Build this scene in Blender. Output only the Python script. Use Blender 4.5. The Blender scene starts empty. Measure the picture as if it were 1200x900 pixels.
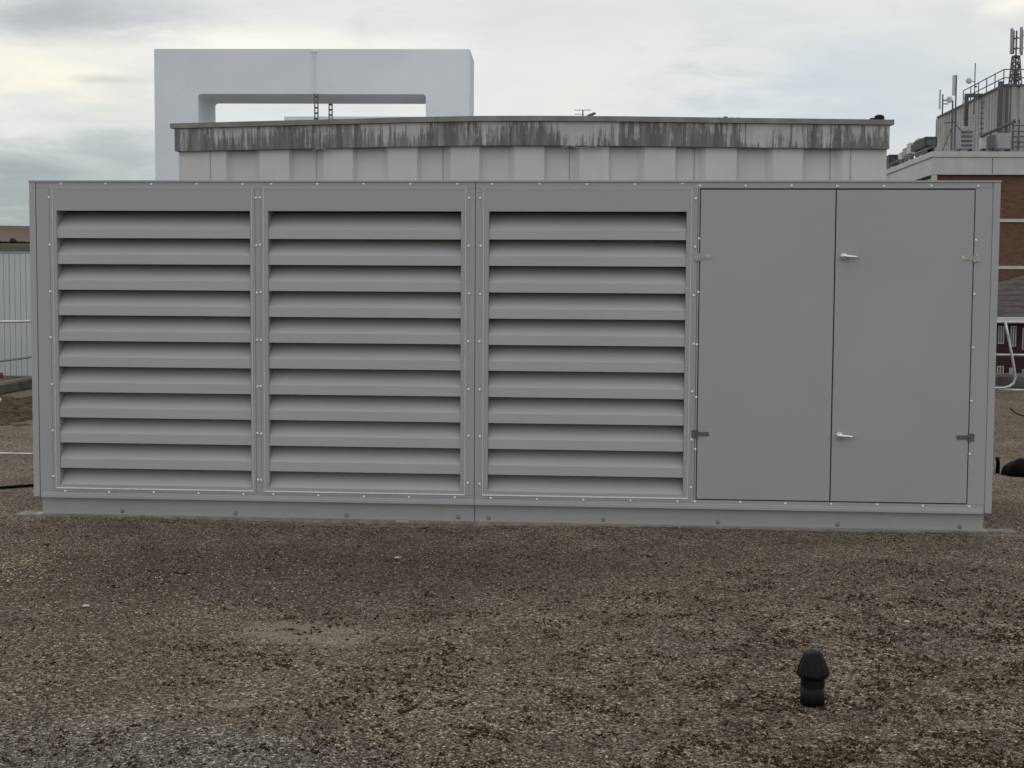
import bpy, bmesh, math, random
import numpy as np
from mathutils import Vector, Matrix

random.seed(7)
rng = np.random.default_rng(11)
sc = bpy.context.scene
COL = sc.collection

# ------------------------------------------------------------------ camera
R = np.array([[0.99704656, 0.01118212, -0.07598101],
              [0.07654779, -0.06467231, 0.99496629],
              [0.00621197, -0.9978439, -0.06533727]])
F = 1650.0
CZ = 1.635
cam_d = bpy.data.cameras.new('camera')
cam = bpy.data.objects.new('camera', cam_d)
COL.objects.link(cam)
sc.camera = cam
cam_d.sensor_width = 36
cam_d.sensor_fit = 'HORIZONTAL'
cam_d.lens = F / 1200 * 36
cam_d.clip_start = 0.1
cam_d.clip_end = 20000
M = Matrix(((R[0, 0], -R[0, 1], -R[0, 2], 0), (R[1, 0], -R[1, 1], -R[1, 2], 0), (R[2, 0], -R[2, 1], -R[2, 2], CZ), (0, 0, 0, 1)))
cam.matrix_world = M


def ray(px, py):
    return R @ np.array([px - 600.0, py - 450.0, F])


def at(px, py, Y):
    """world point seen at a photo pixel, at real depth Y"""
    r = ray(px, py)
    q = r * Y / r[1]
    return (q[0], Y, q[2] + CZ)


def gnd(px, py, z=0.0):
    r = ray(px, py)
    q = r * (z - CZ) / r[2]
    return (q[0], q[1], z)


class Frame:
    """a building's own axes: origin on the ground, turned about z"""
    def __init__(s, ox, oy, oz=0.0, rot=0.0):
        s.o = np.array([ox, oy, oz]); s.a = rot
        c, n = math.cos(rot), math.sin(rot)
        s.X = np.array([c, n, 0]); s.Y = np.array([-n, c, 0])

    def pt(s, px, py, yl=0.0):
        r = ray(px, py)
        c0 = np.array([0, 0, CZ]) - s.o
        t = (yl - c0 @ s.Y) / (r @ s.Y)
        q = c0 + r * t
        return (float(q @ s.X), float(q[2]))


# ------------------------------------------------------------------ mesh helpers
class MB:
    def __init__(s):
        s.v = []; s.f = []

    def face(s, pts):
        n = len(s.v); s.v += [tuple(map(float, p)) for p in pts]; s.f.append(tuple(range(n, n + len(pts))))

    def box(s, x0, x1, y0, y1, z0, z1):
        if x0 > x1: x0, x1 = x1, x0
        if y0 > y1: y0, y1 = y1, y0
        if z0 > z1: z0, z1 = z1, z0
        n = len(s.v)
        s.v += [(x, y, z) for z in (z0, z1) for y in (y0, y1) for x in (x0, x1)]
        s.f += [tuple(n + i for i in q) for q in ((0, 2, 3, 1), (4, 5, 7, 6), (0, 1, 5, 4), (2, 6, 7, 3), (0, 4, 6, 2), (1, 3, 7, 5))]
        return s

    def prism(s, prof, axis, a, b):
        """prof: list of 2d points; extruded along axis from a to b. axis x: prof=(y,z); y: (x,z); z: (x,y)"""
        def mk(p, t):
            return {'x': (t, p[0], p[1]), 'y': (p[0], t, p[1]), 'z': (p[0], p[1], t)}[axis]
        n = len(s.v); k = len(prof)
        s.v += [mk(p, a) for p in prof] + [mk(p, b) for p in prof]
        s.f.append(tuple(n + i for i in range(k))[::-1]); s.f.append(tuple(n + k + i for i in range(k)))
        for i in range(k):
            j = (i + 1) % k
            s.f.append((n + i, n + j, n + k + j, n + k + i))
        return s

    def tube(s, pts, r, n=8, cap=True):
        pts = [Vector(p) for p in pts]
        rr = r if isinstance(r, (list, tuple)) else [r] * len(pts)
        base = len(s.v)
        up = None
        for i, p in enumerate(pts):
            if i == 0: d = pts[1] - pts[0]
            elif i == len(pts) - 1: d = pts[-1] - pts[-2]
            else: d = (pts[i + 1] - p).normalized() + (p - pts[i - 1]).normalized()
            d.normalize()
            if up is None:
                up = Vector((0, 0, 1)) if abs(d.z) < .9 else Vector((1, 0, 0))
            a = d.cross(up).normalized(); b = a.cross(d).normalized(); up = b
            for k in range(n):
                t = 2 * math.pi * k / n
                s.v.append(tuple(p + (a * math.cos(t) + b * math.sin(t)) * rr[i]))
        for i in range(len(pts) - 1):
            for k in range(n):
                k2 = (k + 1) % n
                s.f.append((base + i * n + k, base + i * n + k2, base + (i + 1) * n + k2, base + (i + 1) * n + k))
        if cap:
            s.f.append(tuple(base + k for k in range(n))[::-1])
            e = base + (len(pts) - 1) * n
            s.f.append(tuple(e + k for k in range(n)))
        return s

    def lathe(s, prof, c=(0, 0, 0), n=24, axis='z'):
        """prof: (r, h) list"""
        base = len(s.v)
        for r, h in prof:
            for k in range(n):
                t = 2 * math.pi * k / n
                x, y = r * math.cos(t), r * math.sin(t)
                s.v.append((c[0] + x, c[1] + y, c[2] + h) if axis == 'z' else (c[0] + x, c[1] + h, c[2] + y))
        for i in range(len(prof) - 1):
            for k in range(n):
                k2 = (k + 1) % n
                s.f.append((base + i * n + k, base + i * n + k2, base + (i + 1) * n + k2, base + (i + 1) * n + k))
        s.f.append(tuple(base + k for k in range(n))[::-1])
        e = base + (len(prof) - 1) * n
        s.f.append(tuple(e + k for k in range(n)))
        return s

    def build(s, name, mat, parent=None, origin=None, bevel=0, smooth=False):
        """verts are in the thing's axes; the part's own origin goes to its centre (or `origin`)"""
        v = np.array(s.v)
        if origin is None:
            origin = (v.min(0) + v.max(0)) / 2
            if parent is None: origin[2] = v[:, 2].min()
        origin = np.array(origin, float)
        me = bpy.data.meshes.new(name)
        me.from_pydata([tuple(p) for p in (v - origin)], [], s.f)
        bm = bmesh.new(); bm.from_mesh(me)
        bmesh.ops.recalc_face_normals(bm, faces=bm.faces)
        if bevel:
            bmesh.ops.bevel(bm, geom=list(bm.edges), offset=bevel, segments=1, affect='EDGES', clamp_overlap=True)
        bm.to_mesh(me); bm.free()
        if smooth:
            me.polygons.foreach_set('use_smooth', [True] * len(me.polygons))
        me.materials.append(mat)
        o = bpy.data.objects.new(name, me)
        COL.objects.link(o)
        ACC[o.name] = origin
        if parent is not None:
            o.parent = parent
            o.location = origin - ACC[parent.name]
        else:
            o.location = origin
        return o


ACC = {}      # origin of each object in its thing's axes


def thing(name, label, cat, loc=(0, 0, 0), rot=0.0, group=None, kind=None):
    o = bpy.data.objects.new(name, None)
    COL.objects.link(o)
    o.location = loc; o.rotation_euler = (0, 0, rot)
    o.empty_display_size = .2
    ACC[o.name] = np.zeros(3)
    tag(o, label, cat, group, kind)
    return o


def tag(o, label=None, cat=None, group=None, kind=None):
    if label: o['label'] = label
    if cat: o['category'] = cat
    if group: o['group'] = group
    if kind: o['kind'] = kind
    return o


def copy_part(o, parent, loc):
    c = o.copy(); COL.objects.link(c); c.parent = parent
    ACC[c.name] = np.array(loc, float)
    c.location = np.array(loc) - ACC[parent.name]
    return c


# ------------------------------------------------------------------ material helpers
def S(c):
    """sRGB 0..255 -> linear"""
    o = []
    for x in c:
        x /= 255
        o.append(x / 12.92 if x <= .04045 else ((x + .055) / 1.055) ** 2.4)
    return tuple(o)


class NT:
    def __init__(s, name):
        s.m = bpy.data.materials.new(name); s.m.use_nodes = True
        s.t = s.m.node_tree; s.n = s.t.nodes
        s.b = s.n['Principled BSDF']
        s.pos = s.n.new('ShaderNodeNewGeometry').outputs['Position']

    def L(s, a, b): s.t.links.new(a, b)

    def _in(s, sock, val):
        if hasattr(val, 'is_linked') or isinstance(val, bpy.types.NodeSocket): s.L(val, sock)
        else: sock.default_value = val

    def math(s, op, a, b=0.0, c=None, clamp=False):
        n = s.n.new('ShaderNodeMath'); n.operation = op; n.use_clamp = clamp
        s._in(n.inputs[0], a); s._in(n.inputs[1], b)
        if c is not None: s._in(n.inputs[2], c)
        return n.outputs[0]

    def mapv(s, scale=(1, 1, 1), loc=(0, 0, 0), src=None):
        n = s.n.new('ShaderNodeMapping')
        s.L(src or s.pos, n.inputs[0]); n.inputs['Scale'].default_value = scale; n.inputs['Location'].default_value = loc
        return n.outputs[0]

    def noise(s, scale, detail=4, rough=.55, vec=None, dist=0.0, col=False):
        n = s.n.new('ShaderNodeTexNoise')
        s.L(vec or s.pos, n.inputs['Vector'])
        n.inputs['Scale'].default_value = scale; n.inputs['Detail'].default_value = detail
        n.inputs['Roughness'].default_value = rough; n.inputs['Distortion'].default_value = dist
        return n.outputs['Color' if col else 'Fac']

    def voro(s, scale, vec=None, out='Color', rnd=1.0):
        n = s.n.new('ShaderNodeTexVoronoi')
        s.L(vec or s.pos, n.inputs['Vector']); n.inputs['Scale'].default_value = scale
        n.inputs['Randomness'].default_value = rnd
        return n.outputs[out]

    def ramp(s, fac, stops, interp='LINEAR'):
        n = s.n.new('ShaderNodeValToRGB'); cr = n.color_ramp; cr.interpolation = interp
        while len(cr.elements) < len(stops): cr.elements.new(.5)
        for e, (p, c) in zip(cr.elements, stops):
            e.position = p
            e.color = (c, c, c, 1) if not isinstance(c, (tuple, list)) else (*c[:3], 1)
        s._in(n.inputs[0], fac)
        return n.outputs[0]

    def mix(s, fac, a, b, mode='MIX'):
        n = s.n.new('ShaderNodeMix'); n.data_type = 'RGBA'; n.blend_type = mode
        s._in(n.inputs[0], fac)
        for sock, v in ((n.inputs[6], a), (n.inputs[7], b)):
            if isinstance(v, bpy.types.NodeSocket): s.L(v, sock)
            else: sock.default_value = (*v[:3], 1)
        return n.outputs[2]

    def smooth(s, v, lo, hi):
        n = s.n.new('ShaderNodeMapRange'); n.interpolation_type = 'SMOOTHSTEP'
        s._in(n.inputs[0], v); n.inputs[1].default_value = lo; n.inputs[2].default_value = hi
        return n.outputs[0]

    def sep(s, vec=None):
        n = s.n.new('ShaderNodeSeparateXYZ'); s.L(vec or s.pos, n.inputs[0]); return n.outputs

    def bump(s, h, strength=.3, dist=.01):
        n = s.n.new('ShaderNodeBump'); s.L(h, n.inputs['Height'])
        n.inputs['Strength'].default_value = strength; n.inputs['Distance'].default_value = dist
        s.L(n.outputs[0], s.b.inputs['Normal'])

    def out(s, col=None, rough=None, metal=None, spec=None):
        if col is not None:
            if isinstance(col, bpy.types.NodeSocket): s.L(col, s.b.inputs['Base Color'])
            else: s.b.inputs['Base Color'].default_value = (*col, 1)
        if rough is not None: s._in(s.b.inputs['Roughness'], rough)
        if metal is not None: s.b.inputs['Metallic'].default_value = metal
        if spec is not None: s.b.inputs['Specular IOR Level'].default_value = spec
        return s.m


def simple(name, col, rough=.6, metal=0.0, var=.12, scale=6.0, spec=.4, bump=0.0, bscale=60, tint=None):
    n = NT(name)
    f = n.noise(scale, 5, .6)
    lo = tuple(c * (1 - var) for c in col); hi = tuple(min(1, c * (1 + var)) for c in (tint or col))
    c = n.ramp(f, [(.3, lo), (.7, hi)])
    if bump: n.bump(n.noise(bscale, 4), bump, .004)
    return n.out(c, rough, metal, spec)


# painted steel of the enclosure: a fine orange-peel, faint dust, slight sheen changes
def paint(name, col, dirt=True):
    n = NT(name)
    a = n.noise(1.3, 4, .5); b = n.noise(14, 5, .6, vec=n.mapv((1, 1, .35)))
    c = n.ramp(a, [(.3, tuple(x * .965 for x in col)), (.7, tuple(x * 1.03 for x in col))])
    c = n.mix(n.math('MULTIPLY', n.smooth(b, .5, .78), .16), c, (col[0] * 1.16, col[1] * 1.12, col[2] * 1.05))
    fine = n.noise(420, 2, .5)
    c = n.mix(.10, c, n.ramp(fine, [(.3, .12), (.7, .55)]))
    if dirt:      # splash-up from the roof on the lowest few centimetres, thin runs
        z = n.sep()[2]
        run = n.noise(7, 4, .6, vec=n.mapv((6, 1, .5)))
        m = n.math('MULTIPLY', n.math('SUBTRACT', 1.0, n.smooth(n.math('SUBTRACT', z, n.math('MULTIPLY', n.noise(9, 3), .12)), -.03, .07)), .55)
        c = n.mix(m, c, (.33, .32, .30))
        c = n.mix(n.math('MULTIPLY', n.smooth(run, .58, .8), .10), c, (.16, .15, .14))
    n.bump(n.noise(160, 3), .05, .002)
    return n.out(c, n.ramp(b, [(.3, .42), (.7, .56)]), 0, .4)


PG = (.364, .366, .373)
M_paint = paint('grey_paint', PG)
M_blade = paint('blade_paint', (.425, .426, .43), False)
M_trim = paint('trim_paint', (.38, .382, .39))
M_door = paint('door_paint', (.358, .361, .370), False)
M_edge = simple('sealant_edge', (.66, .66, .66), .45, 0, .15, 20)
M_plinth = paint('plinth_paint', (.41, .413, .42))
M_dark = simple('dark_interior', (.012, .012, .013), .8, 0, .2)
M_gap = simple('rubber_seal', (.015, .015, .016), .7, 0, .2)
M_rivet = simple('rivet_metal', (.93, .93, .94), .35, .1, .05)
M_steel = simple('worn_steel', (.42, .41, .38), .38, .85, .35, 40)
M_steeld = simple('tarnished_steel', (.16, .15, .14), .42, .8, .35, 40)
M_chrome = simple('polished_chrome', (.80, .80, .81), .2, .85, .1, 30)
M_mastic = simple('mastic', (.24, .22, .19), .9, 0, .35, 12, bump=.4)
M_bolt = simple('bolt_blob', (.25, .25, .255), .6, .2, .4, 60)
M_black = simple('black_plastic', (.006, .006, .0065), .5, 0, .3, 30, spec=.16, bump=.15, bscale=40)
M_rubber = simple('black_rubber', (.004, .004, .0045), .7, 0, .3, 12, spec=.08, bump=.5, bscale=14)
M_galv = simple('galvanised_tube', (.55, .56, .56), .42, .55, .2, 9)


# ------------------------------------------------------------------ roof surface
def gravel_mat():
    n = NT('roof_chippings')
    x, y, z = n.sep()
    big = n.noise(.55, 4, .55)
    mid = n.noise(2.3, 5, .6, dist=.4)
    c = n.ramp(mid, [(.28, (.112, .089, .065)), (.48, (.160, .129, .095)), (.72, (.205, .167, .124))])
    c = n.mix(n.math('MULTIPLY', n.smooth(big, .45, .65), .45), c, (.094, .080, .056))

    def blob(cx, cy, rx, ry, wob=.5, edge=(.55, 1.1)):
        dx = n.math('DIVIDE', n.math('SUBTRACT', x, cx), rx)
        dy = n.math('DIVIDE', n.math('SUBTRACT', y, cy), ry)
        d = n.math('SQRT', n.math('ADD', n.math('MULTIPLY', dx, dx), n.math('MULTIPLY', dy, dy)))
        d = n.math('ADD', d, n.math('MULTIPLY', n.math('SUBTRACT', n.noise(2.2, 6, .62), .5), wob * 2))
        return n.math('SUBTRACT', 1.0, n.smooth(d, *edge))
    # damp plum-brown algae band in front of the left half, olive lichen, grey worn corner
    for (px, py, rx, ry, col, k) in ((330, 665, 1.75, 1.0, (.086, .066, .055), .75), (600, 655, .9, .65, (.100, .079, .066), .55),
                                     (90, 680, .7, .7, (.085, .064, .045), .5),
                                     (170, 770, 1.1, .65, (.145, .114, .080), .6), (620, 780, 1.0, .5, (.150, .118, .086), .5),
                                     (120, 880, 1.0, .45, (.155, .148, .136), .5), (1100, 690, 1.3, .9, (.13, .104, .078), .5),
                                     (1190, 600, .8, .9, (.135, .106, .072), .6), (1090, 740, .5, .3, (.115, .10, .088), .4),
                                     (840, 750, .5, .25, (.118, .102, .09), .35)):
        g = gnd(px, py)
        c = n.mix(n.math('MULTIPLY', blob(g[0], g[1], rx, ry), k), c, col)
    # grains: every cell of a voronoi has its own tone
    vec = n.mapv((1, 1, 1))
    g1 = n.sep(n.voro(95, vec))[0]
    g2 = n.sep(n.voro(210, vec))[1]
    t1 = n.ramp(g1, [(0, .16), (.35, .66), (.75, 1.2), (.93, 2.0), (1, 3.2)])
    t2 = n.ramp(g2, [(0, .35), (.5, 1.0), (.9, 1.5), (1, 2.3)])
    c = n.mix(1.0, c, t1, 'MULTIPLY'); c = n.mix(1.0, c, t2, 'MULTIPLY')
    tint = n.mix(.25, (1, 1, 1), n.voro(120, n.mapv((1, 1, 1), (3, 5, 0))))
    c = n.mix(.5, c, n.mix(1.0, c, tint, 'MULTIPLY'))
    # dark moss crumbs, more of them towards the right and the front
    cl = n.noise(17, 6, .68, dist=.3)
    right = n.smooth(n.math('ADD', x, n.math('MULTIPLY', n.math('SUBTRACT', big, .5), 5.0)), -2.2, 1.2)
    front = n.math('SUBTRACT', 1.0, n.smooth(n.math('ADD', y, n.math('MULTIPLY', mid, 3.0)), 7.2, 10.2))
    dens = n.math('MULTIPLY', n.math('ADD', n.math('MULTIPLY', right, .75), .25), front)
    thr = n.math('SUBTRACT', .705, n.math('MULTIPLY', dens, .20))
    moss = n.smooth(n.math('SUBTRACT', cl, thr), 0.0, .06)
    c = n.mix(n.math('MULTIPLY', moss, .7), c, (.040, .025, .014))
    # trodden mud where the chippings are worn away
    g = gnd(352, 736)
    pale = n.math('MAXIMUM', n.math('MULTIPLY', blob(g[0], g[1], .50, .34, .9, (.45, 1.0)), n.smooth(n.noise(5.5, 6, .68, vec=n.mapv((.6, 1.6, 1))), .42, .56)), blob(*gnd(270, 824)[:2], .10, .035, .4, (.5, 1)))
    pale = n.math('MAXIMUM', pale, blob(*gnd(1045, 785)[:2], .12, .05, .5, (.5, 1)))
    pale = n.math('MAXIMUM', pale, blob(*gnd(430, 612)[:2], 1.2, .05, .5, (.5, 1)))
    pale = n.math('MAXIMUM', pale, blob(*gnd(1185, 626)[:2], .35, .07, .4, (.5, 1)))
    c = n.mix(n.math('MULTIPLY', pale, .72), c, n.ramp(n.noise(60, 4), [(.3, (.205, .170, .132)), (.7, (.27, .228, .182))]))
    h = n.math('ADD', n.voro(95, vec, 'Distance'), n.math('MULTIPLY', cl, .8))
    n.bump(h, .55, .008)
    return n.out(c, .95, 0, .15)


M_roof = gravel_mat()


def island(name, stops, rough=.8, spec=.2):
    n = NT(name)
    g = n.n.new('ShaderNodeNewGeometry')
    return n.out(n.ramp(g.outputs['Random Per Island'], stops, 'CONSTANT'), rough, 0, spec)


# gently uneven roof: one sheet, hidden extension back beneath the rooftop structures
def roof():
    mb = MB()
    xs = np.concatenate([np.linspace(-40, -9, 10), np.linspace(-8.5, 8.5, 69), np.linspace(9, 34, 9)])
    ys = np.concatenate([np.linspace(-12, 2, 8), np.linspace(2.25, 13, 44), np.linspace(14, 26, 9)])
    idx = {}
    for j, yy in enumerate(ys):
        for i, xx in enumerate(xs):
            zz = .010 * math.sin(xx * 1.1 + yy * .7) + .007 * math.sin(xx * 2.3 - yy * 1.7) - .019
            if yy > 9.4: zz = zz * max(0, 1 - (yy - 9.4)) - .004 * min(1, yy - 9.4)
            idx[i, j] = len(mb.v); mb.v.append((xx, yy, zz))
    for j in range(len(ys) - 1):
        for i in range(len(xs) - 1):
            mb.f.append((idx[i, j], idx[i + 1, j], idx[i + 1, j + 1], idx[i, j + 1]))
    o = mb.build('roof_deck', M_roof, None, (0, 0, 0), smooth=True)
    o['kind'] = 'structure'
    b = MB().box(-40, 34, -12, 26, -9.6, -.06)
    b.box(-13.5, 3.0, 26.003, 36, -9.6, -.03)
    o = b.build('roof_block', simple('roof_block_wall', (.25, .24, .22), .9), None, (0, 0, 0)); o['kind'] = 'structure'


roof()


def roof_z(xx, yy):
    zz = .010 * np.sin(xx * 1.1 + yy * .7) + .007 * np.sin(xx * 2.3 - yy * 1.7) - .019
    return np.where(yy > 9.4, zz * np.maximum(0, 1 - (yy - 9.4)) - .004 * np.minimum(1, yy - 9.4), zz)


def scatter(name, mat, X, Y, size, flat=.6, label='', cat='', sink=.25):
    """many little irregular four-sided stones in one mesh"""
    n = len(X)
    base = np.array([[1, 0, 0], [-.5, .87, 0], [-.5, -.87, 0], [0, 0, 1.1], [.1, .05, -.6]])
    tri = np.array([[0, 1, 3], [1, 2, 3], [2, 0, 3], [1, 0, 4], [2, 1, 4], [0, 2, 4]])
    v = np.repeat(base[None], n, 0) + rng.normal(0, .22, (n, 5, 3))
    a = rng.uniform(0, 6.28, n); ca, sa = np.cos(a), np.sin(a)
    x = v[:, :, 0] * ca[:, None] - v[:, :, 1] * sa[:, None]
    y = v[:, :, 0] * sa[:, None] + v[:, :, 1] * ca[:, None]
    z = v[:, :, 2] * flat
    s_ = size[:, None]
    V = np.stack([X[:, None] + x * s_, Y[:, None] + y * s_, (roof_z(X, Y) + size * sink * flat)[:, None] + z * s_], -1).reshape(-1, 3)
    T = (tri[None] + (np.arange(n) * 5)[:, None, None]).reshape(-1, 3)
    me = bpy.data.meshes.new(name)
    me.vertices.add(len(V)); me.vertices.foreach_set('co', V.ravel().astype('f4'))
    me.loops.add(len(T) * 3); me.loops.foreach_set('vertex_index', T.ravel().astype('i4'))
    me.polygons.add(len(T)); me.polygons.foreach_set('loop_start', (np.arange(len(T)) * 3).astype('i4'))
    me.update(); me.validate()
    me.materials.append(mat)
    o = bpy.data.objects.new(name, me); COL.objects.link(o)
    tag(o, label, cat, None, 'stuff')
    return o


def spread(n, power=1.0):
    """points over the part of the roof in front of the cabinet, denser near the camera"""
    y = 4.2 + (9.80 - 4.2) * rng.uniform(0, 1, n) ** power
    hw = y * .40 + .3
    x = -.078 * y + rng.uniform(-1, 1, n) * hw
    return x, y


def vnoise(x, y, s):
    """cheap smooth value noise"""
    tab = np.random.default_rng(3).uniform(0, 1, (64, 64))
    u, v = (x * s) % 64, (y * s) % 64
    i, j = u.astype(int), v.astype(int); fu, fv = u - i, v - j
    fu = fu * fu * (3 - 2 * fu); fv = fv * fv * (3 - 2 * fv)
    a = tab[i % 64, j % 64]; b = tab[(i + 1) % 64, j % 64]; c = tab[i % 64, (j + 1) % 64]; d = tab[(i + 1) % 64, (j + 1) % 64]
    return (a * (1 - fu) + b * fu) * (1 - fv) + (c * (1 - fu) + d * fu) * fv


pg = gnd(352, 736)
x, y = spread(150000, 1.0)
keep = ((((x - pg[0]) / .40) ** 2 + ((y - pg[1]) / .24) ** 2) + 1.3 * (vnoise(x, y, 6.0) - .5) > 1) | (rng.uniform(0, 1, len(x)) < .3)
keep &= (vnoise(x, y, 3.1) + .5 * vnoise(x, y, 9.3)) / 1.5 > rng.uniform(0.1, .75, len(x))
x, y = x[keep], y[keep]
M_grit = island('grit', [(0, (.050, .038, .027)), (.20, (.122, .098, .072)), (.45, (.195, .156, .113)), (.72, (.285, .235, .176)),
                         (.86, (.135, .120, .116)), (.94, (.38, .33, .275)), (.985, (.60, .55, .48))])
scatter('gravel', M_grit, x, y, rng.uniform(.0020, .0056, len(x)) * (1 + .5 * (rng.uniform(0, 1, len(x)) > .96)), .95,
        'fine brown and grey stone chippings loose on the roof surface', 'gravel')

x, y = spread(110000, 1.1)
d = vnoise(x, y, 6.0) * .35 + vnoise(x + 9, y + 4, 19.0) * .35 + vnoise(x + 3, y + 8, 43.0) * .30
den = np.clip((x + 2.6) / 4.2, .12, 1) * np.clip((9.2 - y) / 2.2, .05, 1)
keep = d > (.775 - .25 * den) + rng.normal(0, .07, len(x))
x, y = x[keep], y[keep]
M_moss = island('moss', [(0, (.036, .022, .012)), (.4, (.056, .036, .019)), (.7, (.024, .016, .010)), (.85, (.085, .058, .030))], .95, .05)
scatter('moss_crumbs', M_moss, x, y, rng.uniform(.0035, .0115, len(x)), .7,
        'dark brown crumbs of dried moss scattered over the roof chippings', 'moss', .1)

g0 = gnd(5, 664)
x = np.concatenate([g0[0] + np.abs(rng.normal(0, .22, 330)) - .08, rng.uniform(-3.6, -1.7, 420)])
y = np.concatenate([g0[1] + rng.normal(0, .36, 330), 7.5 + rng.normal(0, .6, 420)])
M_leaf = island('yellow_bits', [(0, (.52, .33, .10)), (.25, (.46, .36, .22)), (.6, (.60, .50, .36)), (.85, (.60, .58, .52))])
scatter('yellow_leaf_bits', M_leaf, x, y, rng.uniform(.004, .011, len(x)), .35,
        'yellow and cream fragments of leaf littering the roof on the left', 'leaf litter', 1.2)

# a few pale pebbles one can point to
M_peb = simple('pale_pebble', (.50, .48, .44), .8)
for px, py, s_, lab in ((101, 711, .017, 'flat pale pebble lying alone on the left of the roof, largest of its kind'),
                        (466, 651, .016, 'pale pebble on the dark damp patch in front of the middle louvre'),
                        (1063, 725.5, .012, 'thin pale sliver of stone on the roof right of the black vent'),
                        (1104, 680, .009, 'small white chip on the roof near the right end of the cabinet'),
                        (929, 690, .008, 'small white chip on the roof in front of the left door')):
    g = gnd(px, py)
    b = MB(); bm = bmesh.new(); bmesh.ops.create_icosphere(bm, subdivisions=2, radius=1)
    for v in bm.verts: v.co *= 1 + random.uniform(-.15, .15)
    b.v = [(v.co.x * s_ * 1.3, v.co.y * s_, v.co.z * s_ * .42 + s_ * .42 + .003) for v in bm.verts]
    b.f = [tuple(v.index for v in f.verts) for f in bm.faces]; bm.free()
    o = b.build('pebble', M_peb, None, (0, 0, 0), smooth=True)
    o.location = (g[0], g[1], float(roof_z(np.array(g[0]), np.array(g[1]))))
    tag(o, lab, 'pebble', 'pale stones on the roof')

# ------------------------------------------------------------------ the plant enclosure
YF = 9.85
X0, X1, ZB, ZT = -4.227, 2.567, .131, 2.409
enc = thing('plant_enclosure', 'long grey louvred steel plant enclosure with double doors standing on the flat roof', 'plant enclosure', (-.83, YF, 0))


def e(x): return x + .83          # world x -> enclosure axes (front face is y = 0)


D = 2.3
# stiles and rails that make up the face
fr = MB()
T = .05
for a, b in ((X0 + .050, -4.052 - .028), (-2.583, -2.5445), (-1.072, -1.018), (-1.014, -.962), (.502, .5275), (.5305, .541), (2.402, 2.517)):
    fr.box(e(a), e(b), 0, T, .190, 2.355)
fr.box(e(X0) + .050, e(-1.018), .0, T, 2.3555, ZT - .012)
fr.box(e(-1.014), e(X1) - .052, .0, T, 2.3555, ZT - .012)
fr.box(e(X0) + .050, e(-1.018), .0, T, ZB, .1895)
fr.box(e(-1.014), e(X1) - .052, .0, T, ZB, .1895)
fr.build('frame', M_paint, enc, bevel=.0012)
for a, b in ((X0, X0 + .046), (X1 - .048, X1)):
    MB().box(e(a), e(b), -.003, T, ZB, ZT - .012).build('corner_trim', M_trim, enc, bevel=.002)
for a, b in ((X0 - .003, -1.018), (-1.014, X1 + .003)):
    MB().prism([(-.008, ZT - .011), (-.008, ZT), (D, ZT + .012), (D, ZT - .011)], 'x', e(a), e(b)).build('roof_sheet', M_trim, enc)
for a, b in ((X0 + .055, -1.018), (-1.014, X1 - .056)):
    MB().prism([(-.001, .164), (-.005, .160), (-.005, .150), (-.009, .147), (-.009, ZB - .003), (-.001, ZB - .003)], 'x', e(a), e(b)).build('drip_sill', M_trim, enc)
for a, b, y_ in ((-1.018, -1.014, .006), (X0 + .046, X0 + .050, .004), (X1 - .052, X1 - .048, .004)):
    MB().box(e(a), e(b), y_, .03, ZB + .002, ZT - .014).build('joint_seal', M_gap, enc)


def rivet_mb(x, z, r=.0085, y=-.002):
    return MB().lathe([(r * 1.0, 0), (r, -.0015), (r * .72, -.005), (r * .25, -.0065)], (x, y, z), 10, 'y')


r0 = None
n_riv = 0


def rivet(x, z, parent, y=-.002):
    global r0, n_riv
    n_riv += 1
    jx, jz = random.uniform(-.003, .003), random.uniform(-.003, .003)
    if r0 is None:
        r0 = rivet_mb(x, z, y=y).build('rivet', M_rivet, parent, (x, y, z), smooth=True)
    else:
        copy_part(r0, parent, (x + jx, y, z + jz))


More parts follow.
